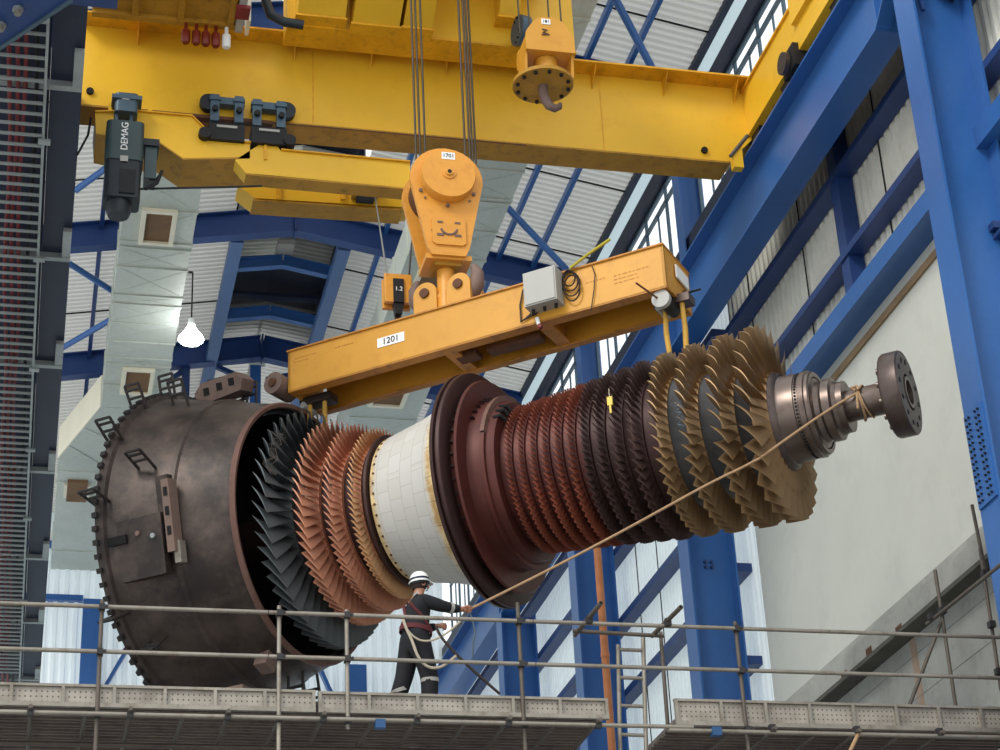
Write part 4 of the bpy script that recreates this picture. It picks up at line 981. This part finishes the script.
# ================================================================== exhaust casing round the turbine end
dc = thing('exhaust_casing', P0+U*-3, 'huge dark scorched steel drum casing around the left end of the rotor', 'casing', rotz=TH)
dc.matrix_basis = RM @ Matrix.Translation((-3, 0, 0))
def dl_(name, prof, m, parent=dc, n=112, sm=30):
    mb = MB(); mb.lathe([(a+3, r) for a, r in prof], (0, 0, 0), XA, m, n); return mb.build(name, parent, sm, True)
sh = dl_('shell', [(-2.2, 1.84), (-2.18, 1.88), (-2.3, 1.93), (-2.95, 2.12), (-2.97, 2.16), (-3.03, 2.17), (-3.05, 2.14), (-3.9, 2.38), (-3.92, 2.44), (-4.05, 2.45), (-4.06, 2.3), (-3.9, 2.28), (-3.0, 2.02), (-2.2, 1.82)], 'drum')
dl_('front_rim', [(-2.22, 1.85), (-2.22, 1.915), (-2.17, 1.925), (-2.14, 1.90), (-2.15, 1.85)], 'drumrim')
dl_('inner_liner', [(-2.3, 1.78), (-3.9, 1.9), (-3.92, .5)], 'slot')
ringcopy(MB().obox((-1.03, 0, 2.465), (.04, 0, 0), (0, 0, .035), (0, .035, 0), 'iron'), 'flange_bolt', dc, 80)
def dp(s, r, a): return V((s+3, -r*sin(R(a)), r*cos(R(a))))
def dfr(a): return V((0, -sin(R(a)), cos(R(a)))), V((0, -cos(R(a)), -sin(R(a))))   # radial, downwards tangent
for a, s in ((3, -3.85), (12, -3.5), (24, -3.98), (43, -4.0), (64, -4.0), (38, -3.45), (78, -3.4), (90, -3.98), (128, -3.95), (140, -3.6), (-172, -2.5), (-156, -2.6), (8, -3.0), (-4, -3.5)):
    r0 = 2.38-(s+3.9)*-.26 if False else 2.38-(s+3.9)*.26; e, tg = dfr(a); mb = MB(); hgt = .36
    for d in (-.12, .12): mb.tube([dp(s, r0-.05, a)+V((d, 0, 0)), dp(s, r0+hgt, a)+V((d, 0, 0))+tg*-.05], .022, 'iron', 6)
    for f in (.45, .78, 1): c = dp(s, r0+hgt*f, a)+tg*-.05*f; mb.tube([c-V((.12, 0, 0)), c+V((.12, 0, 0))], .022, 'iron', 6)
    mb.build('step_iron', dc, 40, True)
# slotted lifting bracket on top and plates on the near flank
e, tg = dfr(16); c = dp(-2.85, 2.26, 14)
mb = MB(); prof = [(-.38, -.12), (.38, -.12), (.44, .04), (.34, .17), (-.3, .2), (-.44, .08)]
base = dp(-3.3, 2.36, 8)
ux = V((.93, 0, .0)); 
mb.prism([base+V((a*.95, 0, 0))+e*(b+.05)+V((0, 0, a*.12)) for a, b in prof], tg*.34, 'lugrust'); lb = mb.build('slotted_bracket', dc, None, True)
for a in (-.22, .02, .24):
    MB().obox(base+V((a*.95, 0, a*.12))+e*.1+tg*.345, (.045, 0, 0), e*.055, tg*.008, 'slot').build('bracket_slot', lb, None, True)
MB().obox(base-V((.48, 0, .12))+tg*.1, (.16, 0, 0), e*.16, tg*.2, 'iron').build('bracket_foot', dc, None, True)
e, tg = dfr(104)
c = dp(-3.4, 2.28, 108)
MB().obox(c, (.36, 0, 0), e*.07, tg*.42, 'drum').build('cover_plate', dc, None, True)
mb = MB()
for d in (-.12, .12): mb.cyl(dp(-3.3+d, 2.33, 104+d*8), dp(-3.3+d, 2.38, 104+d*8), .035, 'tray' if d > 0 else 'lugrust', 10)
mb.build('plate_bolt', dc, None, True)
MB().obox(dp(-3.78, 2.36, 104), (.18, 0, 0), e*.03, tg*.06, 'slot').build('slot_opening', dc, None, True)
mb = MB(); mb.obox(dp(-2.93, 2.24, 99), (.06, 0, 0), e*.1, tg*.5, 'lugrust'); lb = mb.build('flank_lug', dc, None, True)
for d in (-.32, -.05, .22): MB().obox(dp(-2.93, 2.345, 99)+tg*d, (.03, 0, 0), e*.005, tg*.06, 'slot').build('lug_slot', lb, None, True)
MB().obox(dp(-2.88, 2.22, 112), (.05, 0, 0), e*.07, tg*.15, 'galv').build('lug_tip', dc, None, True)
MB().obox(dp(-3.02, 2.22, 97), (.1, 0, 0), e*.06, tg*.5, 'drum').build('flank_pad', dc, None, True)
e, tg = dfr(160); MB().obox(dp(-2.5, 2.05, 166), (.1, 0, 0), e*.14, tg*.12, 'lugrust').build('support_foot', dc, None, True)
# concrete saddle it is lowered towards stands out of view on the hall floor
t = thing('support_trestle', P0+U*-3.1-ZZ*(P0.z+1.6), 'steel trestle under the drum casing, mostly hidden by the scaffold deck', 'trestle', rotz=TH)
for y in (-.9, .9):
    mb = MB(); mb.box((-.4, y-.1, 0), (-.2, y+.1, 10.0), 'bluedark'); mb.box((.3, y-.1, 0), (.5, y+.1, 10.0), 'bluedark'); mb.build('leg', t, None, True)
    MB().box((-.45, y-.13, 9.95), (.55, y+.13, 10.14), 'lugrust').build('saddle', t, None, True)
MB().box((-.4, -.9, 5), (-.2, .9, 5.2), 'bluedark').build('tie', t, None, True)
# ================================================================== scaffold in front
SYF = 21.3
def sp_(x, y, Y=SYF): return at(x, y, Y=Y)
sc = thing('scaffold', (5, SYF, -1.6), 'tubular scaffold walkway with perforated toe boards along the bottom', 'scaffold')
TR = .0245
def sx(x, y=640): return sp_(x, y).x
zt0, zt1 = sp_(0, 607).z, sp_(1000, 641).z
zr = 7.935; zm = 7.41; zl = 6.69
for z, yoff in ((zr, 0), (zm, 0)):
    for xa, xb in ((-2.5, 2.55), (2.56, 5.65), (5.66, 9.35), (9.36, 11.8)):
        MB().tube([(xa, SYF-.05, z+.0), (xb, SYF-.05, z)], TR, 'galv', 12).build('guard_rail', sc, 40)
MB().tube([(-2.5, SYF-.08, zl), (7.5, SYF-.08, zl)], TR, 'galv', 12).build('ledger_tube', sc, 40)
MB().tube([(7.2, SYF-.08, zl-.04), (11.8, SYF-.08, zl-.04)], TR, 'galv', 12).build('ledger_tube', sc, 40)
posts = [(100, 600, 760), (279, 606, 760), (347, 610, 760), (520, 603, 760), (738, 622, 760)]
for x, ya, yb in posts:
    top = sp_(x, ya).z; X = sx(x, 650); bot = -1.6 if x != 347 else 6.6
    p = MB().tube([(X, SYF, bot), (X, SYF, top)], TR, 'galvd' if x in (100, 738, 520) else 'galv', 12).build('standard_tube', sc, 40)
    for z in (zr, zm, zl):
        mb = MB(); mb.box((X-.034, SYF-.08, z-.034), (X+.034, SYF+.03, z+.034), 'coupler'); mb.cyl((X+.05, SYF-.09, z), (X+.05, SYF-.04, z), .018, 'coupler', 6); mb.build('coupler', p)
# decks: toe boards in front, planks behind
def toe(x0, x1, z0, z1, lab):
    t = thing('toe_board', ((x0+x1)/2, SYF+.05, z0), lab, 'toe board')
    mb = MB(); mb.box((x0, SYF+.045, z0), (x1, SYF+.055, z1), 'perf'); mb.build('panel', t)
    MB().box((x0, SYF, z0-.03), (x1, SYF+.06, z0+.02), 'galv').build('bottom_lip', t); MB().box((x0, SYF+.01, z1-.02), (x1, SYF+.07, z1+.01), 'galv').build('top_lip', t)
    n = int((x1-x0)/.55)
    for i in range(n+1):
        x = x0+.02+i*(x1-x0-.04)/n; MB().box((x-.018, SYF+.005, z0), (x+.018, SYF+.05, z1), 'galv').build('rib', t)
    return t
xg0, xg1 = sx(609, 710), sx(676, 715)
za, zb_ = sp_(300, 709).z, sp_(300, 691).z
toe(-1.9, 3.1, za, zb_+.01, 'left perforated toe board of the scaffold, below the drum casing')
toe(3.13, xg0, za, zb_+.0, 'middle perforated toe board of the scaffold, in front of the worker')
za2, zb2 = sp_(800, 725).z, sp_(800, 702).z
toe(xg1, 11.8, za2, zb2, 'right toe board of the scaffold, beyond the ladder gap')
def deck(x0, x1, z):
    for i in range(11):
        y = SYF+.08+i*.235; mb = MB(); mb.box((x0, y, z-.05), (x1, y+.225, z), 'plank'); mb.box((x0, y+.02, z-.075), (x1, y+.06, z-.05), 'plank'); mb.box((x0, y+.16, z-.075), (x1, y+.2, z-.05), 'plank'); mb.build('deck_plank', sc)
deck(-1.9, xg0, za+.12); deck(xg1, 11.8, za2+.06)
for i in range(24):
    x = -1.6+i*.53
    if xg0-.1 < x < xg1+.1: continue
    mb = MB(); z = (za if x < 7 else za2)-.1; mb.tube([(x+(.0 if i % 2 else .06), SYF-.2*(i % 2), z), (x, SYF+2.8, z)], TR, 'galvd', 8); o = mb.build('transom_tube', sc, 40)
    if i % 2: mb = MB(); mb.box((x-.035, SYF-.12, zl-.04), (x+.035, SYF-.05, zl+.05), 'coupler'); mb.build('coupler', o)
for y in (SYF+1.0, SYF+1.9): MB().tube([(-2, y, za-.15), (11.2, y, za-.15)], TR, 'galvd', 8).build('ledger_tube', sc, 40)
for x in (382, 717): X = sx(x, 737); MB().box((X-.09, SYF-.13, zl-.1), (X+.02, SYF-.03, zl+.0), 'couplerblue').build('blue_coupler', sc)
X = sx(848, 745); MB().tube([(X-.12, SYF-.1, zl-.4), (X+.12, SYF-.1, zl-.02)], TR, 'hemp', 10).build('raker_tube', sc, 40)
# tubes lying along the hall on the rails, and the short rail between them
p0, p1 = at(575, 635, Z=7.97), at(601, 603, Z=7.97); q0, q1 = at(652, 636, Z=7.97), at(681, 607, Z=7.97)
for a, b in ((p0, p1), (q0, q1)):
    o = MB().tube([a, b], .028, 'galvd', 12).build('cross_tube', sc, 40); d = (b-a).normalized(); MB().cyl(b-d*.01, b+d*.003, .021, 'slot', 12).build('tube_end', o)
    c = a*.45+b*.55; MB().box((c.x-.035, c.y-.035, c.z-.07), (c.x+.035, c.y+.035, c.z+.02), 'coupler').build('coupler', o)
MB().tube([sp_(573, 631, 21.6), sp_(664, 636, 21.6)], TR, 'galvd', 12).build('short_rail', sc, 40)
# ladder in the gap
LY = 21.75
t = thing('ladder', at(631, 760, Y=LY), 'short galvanised ladder standing in the gap of the scaffold deck', 'ladder')
l0, l1 = at(617, 648, Y=LY), at(643, 640, Y=LY)
for a, b in ((618, 620.5), (643, 646.5)):
    MB().tube([at(b, 765, Y=LY), at(a, 645 if a < 630 else 634, Y=LY)], .026, 'galv', 12).build('stile', t, 40)
for y in (650, 678, 706, 735): MB().tube([at(618+(y-650)*.02, y-.5, Y=LY), at(643.5+(y-650)*.03, y+.5, Y=LY)], .022, 'galv', 10).build('rung', t, 40)
MB().tube([at(668, 728, Y=LY), at(660.5, 632, Y=LY)], TR, 'galvd', 12).build('standard_tube', sc, 40)
# scaffold at the right edge beside the wall
t = thing('scaffold', at(960, 700, Y=21.7), 'leaning scaffold tubes beside the concrete wall at the right edge', 'scaffold')
def wp(x, y, Y=21.75): return at(x, y, Y=Y)
for a, b in (((935, 570), (957, 715)), ((972, 505), (985, 570)), ((980, 548), (1001, 690))):
    MB().tube([wp(*a), wp(*b)], TR, 'galvd', 12).build('standard_tube', t, 40)
MB().tube([wp(941, 622), wp(907, 712)], TR, 'galvd', 12).build('raker_tube', t, 40)
a, b = at(927, 624, X=10.98), at(1010, 557, X=10.98); MB().tube([a, b], TR, 'galvd', 12).build('cross_tube', t, 40)
for x, y in ((942, 611), (931, 617), (984, 574), (991, 625), (998, 672)):
    p = wp(x, y, 21.7); MB().box((p.x-.04, p.y-.06, p.z-.04), (p.x+.04, p.y+.03, p.z+.04), 'coupler').build('coupler', t)

# orange pipe
PY = 34.5; a = at(604, 640, Y=PY)
t = thing('vertical_pipe', (a.x, PY, -1.6), 'orange-brown vertical pipe in front of the blue column', 'pipe')
MB().tube([(a.x, PY, -1.6), (a.x, PY, 15.5)], .075, 'copperpipe', 16).build('pipe_run', t, 40)
for z in (12.2, 15.0): MB().cyl((a.x, PY, z), (a.x, PY, z+.1), .085, 'copperpipe', 16).build('pipe_sleeve', t, 40)

# ================================================================== the worker
WX, WY = at(414.5, 640, Y=21.9).x, 21.9
FZ = za+.12
W = thing('person', (WX, WY, FZ), 'worker in black coverall and white helmet holding a rope at the rail', 'person', rotz=R(14))
def skin(name, nodes, edges, mt, sub=2, root=0):
    """continuous surface grown round a skeleton: nodes are (x, y, z, rx, ry)"""
    me = bpy.data.meshes.new(name); me.from_pydata([n[:3] for n in nodes], edges, [])
    o = bpy.data.objects.new(name, me); C.objects.link(o)
    m = o.modifiers.new('s', 'SKIN'); m.use_smooth_shade = True
    for i, n in enumerate(nodes):
        sv = me.skin_vertices[0].data[i]; sv.radius = (n[3], n[4] if len(n) > 4 else n[3]); sv.use_root = (i == root)
    o.modifiers.new('d', 'SUBSURF').levels = sub
    dg = bpy.context.evaluated_depsgraph_get(); m2 = bpy.data.meshes.new_from_object(o.evaluated_get(dg)); m2.name = name
    bpy.data.objects.remove(o); m2.materials.clear(); m2.materials.append(M[mt])
    for p in m2.polygons: p.use_smooth = True
    r = bpy.data.objects.new(name, m2); C.objects.link(r); r.parent = W
    return r
# the figure faces +X; its right side (-Y) is towards the visitor
nodes = [(0, 0, .93, .13, .11),             # 0 pelvis
 (.03, 0, 1.10, .12, .105), (.05, 0, 1.28, .135, .115), (.05, 0, 1.42, .11, .09), (.06, 0, 1.50, .058), (.08, 0, 1.565, .06),   # 1..5 spine, neck
 (.09, 0, 1.635, .088, .085), (.10, 0, 1.70, .082, .08),                                            # 6,7 head
 (.06, -.17, 1.40, .066), (.28, -.2, 1.34, .05), (.50, -.16, 1.345, .038), (.56, -.155, 1.35, .034),    # 8..11 right arm
 (.06, .17, 1.39, .066), (.13, .25, 1.17, .05), (.30, .12, 1.19, .034), (.35, .10, 1.2, .03),       # 12..15 left arm
 (.02, -.1, .86, .095), (.12, -.13, .48, .066), (.10, -.15, .1, .045), (.22, -.17, .04, .04),              # 16..19 right leg
 (-.02, .1, .86, .095), (-.10, .12, .48, .066), (-.24, .14, .1, .045), (-.12, .16, .04, .04)]             # 20..23 left leg
edges = [(0, 1), (1, 2), (2, 3), (3, 4), (4, 5), (5, 6), (6, 7), (3, 8), (8, 9), (9, 10), (10, 11), (3, 12), (12, 13), (13, 14), (14, 15), (0, 16), (16, 17), (17, 18), (18, 19), (0, 20), (20, 21), (21, 22), (22, 23)]
def hand(base, d, up, side, nodes, edges, root):
    """palm, four bent fingers closing round the rope and a thumb from the side of the palm"""
    b, d, up, sd_ = V(base), V(d).normalized(), V(up).normalized(), None
    sd_ = d.cross(up)*side
    def add(p, r, frm): nodes.append((p.x, p.y, p.z, r)); edges.append((frm, len(nodes)-1)); return len(nodes)-1
    pm = add(b+d*.05, .032, root)
    for i, l in enumerate((.033, .037, .035, .028)):
        o = up*(.03-.02*i)
        k = add(b+d*.085+o, .0105, pm); k2 = add(b+d*(.085+l)+o+sd_*.012, .0095, k); k3 = add(b+d*(.085+l*.9)+o+sd_*.042, .009, k2); add(b+d*(.07)+o+sd_*.05, .008, k3)
    k = add(b+d*.035+up*.035+sd_*.02, .012, root); k2 = add(b+d*.07+up*.05+sd_*.035, .0105, k); add(b+d*.095+up*.03+sd_*.05, .009, k2)
hand((.56, -.155, 1.35), (1, .02, .08), (0, -.25, 1), 1, nodes, edges, 11)
hand((.35, .10, 1.2), (1, -.3, .1), (0, .2, 1), -1, nodes, edges, 15)
body = skin('body', nodes, edges, 'skin', 2)
# face details: nose, ears, brows
hc = V((.10, 0, 1.655))
mb = MB(); mb.tube([hc+V((.083, 0, .02)), hc+V((.108, 0, -.018)), hc+V((.092, 0, -.03))], [.01, .016, .012], 'skin', 8); mb.build('nose', body, 60, True)
for s in (-1, 1):
    mb = MB(); mb.lathe([(-.008, .012), (-.004, .03), (.006, .032), (.01, .018)], hc+V((-.005, s*.086, -.005)), (0, s, 0), 'skin', 12); mb.build('ear', body, 60, True)
    mb = MB(); mb.cyl(hc+V((.078, s*.034, .008)), hc+V((.086, s*.034, .008)), .011, 'white', 10); mb.cyl(hc+V((.085, s*.034, .008)), hc+V((.088, s*.034, .008)), .005, 'ink', 8); mb.build('eye', body, 60, True)
MB().obox(hc+V((.082, 0, -.055)), (.006, 0, 0), (0, .024, 0), (0, 0, .004), 'maroon').build('mouth', body, None, True)
mb = MB(); vs = []
mb.lathe([(-.06, .075), (-.03, .094), (.0, .098), (.03, .1)], hc+V((-.022, 0, .0)), ZZ, 'hair', 20); mb.build('hair', W, 60, True)
# coverall over the body
cn = [(-.01, 0, .95, .185, .16), (.02, 0, 1.10, .175, .155), (.04, 0, 1.28, .19, .165), (.05, 0, 1.41, .145, .12), (.06, 0, 1.475, .082),
 (.06, -.17, 1.40, .1), (.28, -.2, 1.34, .08), (.545, -.157, 1.348, .052), (.06, .17, 1.39, .1), (.13, .25, 1.17, .075), (.36, .10, 1.2, .048),
 (.02, -.1, .86, .145), (.12, -.13, .48, .112), (.10, -.15, .1, .1), (-.02, .1, .86, .145), (-.10, .12, .48, .112), (-.24, .14, .1, .1)]
ce = [(0, 1), (1, 2), (2, 3), (3, 4), (3, 5), (5, 6), (6, 7), (3, 8), (8, 9), (9, 10), (0, 11), (11, 12), (12, 13), (0, 14), (14, 15), (15, 16)]
cov = skin('coverall', cn, ce, 'coverall', 2)
for (x, y, z, rx, d) in ((.40, -.18, 1.342, .075, (1, .18, 0)), (.12, -.13, .42, .118, (-.05, -.05, 1)), (-.16, .13, .34, .118, (-.35, .05, 1)), (.2, .19, 1.18, .075, (1, -.7, 0))):
    dv = V(d).normalized(); MB().lathe([(-.022, rx*.86), (-.022, rx*.93), (.022, rx*.93), (.022, rx*.86)], (x, y, z), dv, 'reflect', 20).build('reflective_band', cov, 40, True)
MB().obox((-.02, -.12, 1.485), (.012, 0, 0), (0, .05, 0), (0, 0, .014), 'reflect').build('shoulder_patch', cov, None, True)
# harness
mb = MB(); mb.lathe([(-.03, .185), (-.03, .2), (.03, .2), (.03, .185)], (.02, 0, 1.06), (.15, 0, 1), 'maroon', 24); mb.tube([(.16, -.12, 1.06), (.02, -.175, 1.2), (-.1, -.12, 1.36)], .022, 'maroon', 8); mb.tube([(-.13, .1, 1.1), (-.1, .02, 1.25), (-.08, .1, 1.4)], .022, 'maroon', 8); mb.build('harness', W, 40, True)
for (x, y, dx) in ((.10, -.15, .13), (-.24, .14, .13)):
    mb = MB(); mb.tube([(x-.06, y, .05), (x+.04, y, .055), (x+.16, y-.01, .04), (x+.2, y-.01, .035)], [.05, .055, .046, .03], 'boot', 12); mb.box((x-.1, y-.05, 0), (x+.2, y+.045, .025), 'ink'); mb.tube([(x-.02, y, .05), (x-.02, y, .2)], .055, 'boot', 12); mb.build('boot', W, 60, True)
hl = [(-.012, .13), (0, .135), (.01, .118), (.05, .116), (.09, .1), (.12, .07), (.135, .03), (.137, 0)]
h_ = MB(); h_.lathe(hl, hc+V((-.01, 0, .035)), (-.08, 0, 1), 'helmet', 28); h_.prism([hc+V((.1, -.07, .03)), hc+V((.155, -.05, .025)), hc+V((.165, 0, .022)), hc+V((.155, .05, .025)), hc+V((.1, .07, .03))], (0, 0, .012), 'helmet')
hel = h_.build('helmet', W, 50, True)
MB().lathe([(.018, .1185), (.02, .1205), (.044, .119), (.046, .1165)], hc+V((-.01, 0, .035)), (-.08, 0, 1), 'navy', 28).build('helmet_band', hel, 40, True)
MB().lathe([(-.03, .112), (-.03, .118), (-.005, .12), (-.005, .112)], hc+V((-.01, 0, .03)), (-.08, 0, 1), 'ink', 24).build('helmet_strap', hel, 40, True)

# ropes: the tag line from the shaft to his hand and the slack hanging at his side
hw = V((WX, WY, FZ))+Matrix.Rotation(R(14), 3, 'Z') @ V((.66, -.155, 1.36))
e0 = rp(6.1, .215, 75); pts = []
for i in range(21):
    f = i/20; pts.append(hw*(1-f)+e0*f-ZZ*(.1*4*f*(1-f)))
t = thing('tag_line', e0, 'tan rope stretched from the rotor shaft down to the worker', 'rope')
def rloc(s):
    return .25 if s > 5.94 else .45 if s > 5.6 else .62 if s > 5.12 else 1.36 if s > 4.5 else 1.34 if s > 1.2 else 1.7
for _ in range(6):
    for i, p in enumerate(pts):
        d = p-P0; s_ = d.dot(U); n_ = d.dot(N); r_ = math.hypot(n_, d.z); q_ = rloc(s_)
        if 0 < i < 20 and r_ < q_: pts[i] = P0+U*s_+(N*n_+ZZ*d.z)*(q_/r_)
    for i in range(1, 20): pts[i] = pts[i]*.6+(pts[i-1]+pts[i+1])*.2
MB().tube(pts, .017, 'hemp', 8).build('line', t, 60)
mb = MB(); mb.tube([rp(6.1+.05*sin(k*.5), .222, k*20+75) for k in range(18)], .018, 'hemp', 8, closed=True); mb.tube([rp(6.12+k*.012, .222, 60+k*14) for k in range(10)], .014, 'hemp', 6)
mb.tube([e0, e0+V((-.02, -.04, -.1)), e0+V((-.03, -.04, -.24))], .016, 'hemp', 8); mb.tube([rp(6.1, .25, 70), rp(6.04, .27, 62), rp(6.12, .27, 58), rp(6.14, .25, 70)], .022, 'hemp', 8); mb.build('knot', t, 60)
def wr_(pl, Y=21.62): return [at(x, y, Y=Y) for x, y in pl]
def smooth(pl, n=3):
    for _ in range(n):
        q = [pl[0]]
        for a, b in zip(pl, pl[1:]): q += [a*.75+b*.25, a*.25+b*.75]
        pl = q+[pl[-1]]
    return pl
tag(MB().tube(smooth(wr_(((402, 616), (406, 628), (412, 640), (418, 658), (428, 668), (440, 668), (449, 662), (456, 656)))), .018, 'whiterope', 8).build('safety_rope', None, 60), 'pale rope hanging lowest in a loop at the worker', 'rope')
tag(MB().tube(smooth(wr_(((404, 624), (410, 634), (420, 641), (432, 641), (446, 634), (458, 624), (463, 618)))), .013, 'whiterope', 8).build('safety_rope', None, 60), 'pale rope in a shallower loop across the worker waist', 'rope')
tag(MB().tube(smooth(wr_(((436, 626), (440, 636), (452, 650), (466, 664), (486, 682), (500, 694)))), .018, 'cable', 8).build('safety_rope', None, 60), 'dark rope running down right from the worker left hand', 'rope')
tag(MB().tube(smooth([hw, hw+V((.03, -.02, -.12)), hw+V((.06, -.02, -.3)), hw+V((.03, -.02, -.42)), hw+V((.02, -.02, -.6))]), .012, 'steelblue', 8).build('rope_tail', None, 60), 'thin rope tail dangling from the worker outstretched hand', 'rope')
# ================================================================== light
w = bpy.data.worlds.new('sky'); bpy.context.scene.world = w; w.use_nodes = True
nt = w.node_tree; bg = nt.nodes['Background']
bg.inputs['Color'].default_value = (.93, .97, 1, 1); bg.inputs['Strength'].default_value = 1.35
sun = bpy.data.lights.new('daylight', 'SUN'); sun.energy = 1.8; sun.angle = R(18); sun.color = (1, .97, .9)
so = bpy.data.objects.new('daylight', sun); C.objects.link(so); so.rotation_euler = V((.6, .5, -.62)).to_track_quat('-Z', 'Y').to_euler()
for o in list(C.objects):          # repeats of one kind share a group
    if o.parent is None and 'label' in o:
        k = o.name.split('.')[0]
        if k == 'steel_column': o['group'] = 'blue columns of the right wall'
        elif k == 'wall_post': o['group'] = 'upper wall posts'
        elif k == 'roof_rafter': o['group'] = 'gabled roof beams'
        elif k == 'toe_board': o['group'] = 'toe boards of the scaffold'
        elif k == 'power_cable' and 'red cable lying' in o['label']: o['group'] = 'red cables on the cable ladder'
        elif k == 'lifting_sling': o['group'] = 'slings under the spreader beam'
        elif k == 'monorail_beam': o['group'] = 'monorail beams under the girder'
        elif k == 'crane_runway_beam': o['group'] = 'crane runway beams'
        elif k == 'air_duct': o['group'] = 'ceiling air ducts'
s = bpy.context.scene
s.view_settings.view_transform = 'Standard'; s.view_settings.look = 'None'; s.view_settings.exposure = 0; s.view_settings.gamma = 1
s.view_settings.use_curve_mapping = False
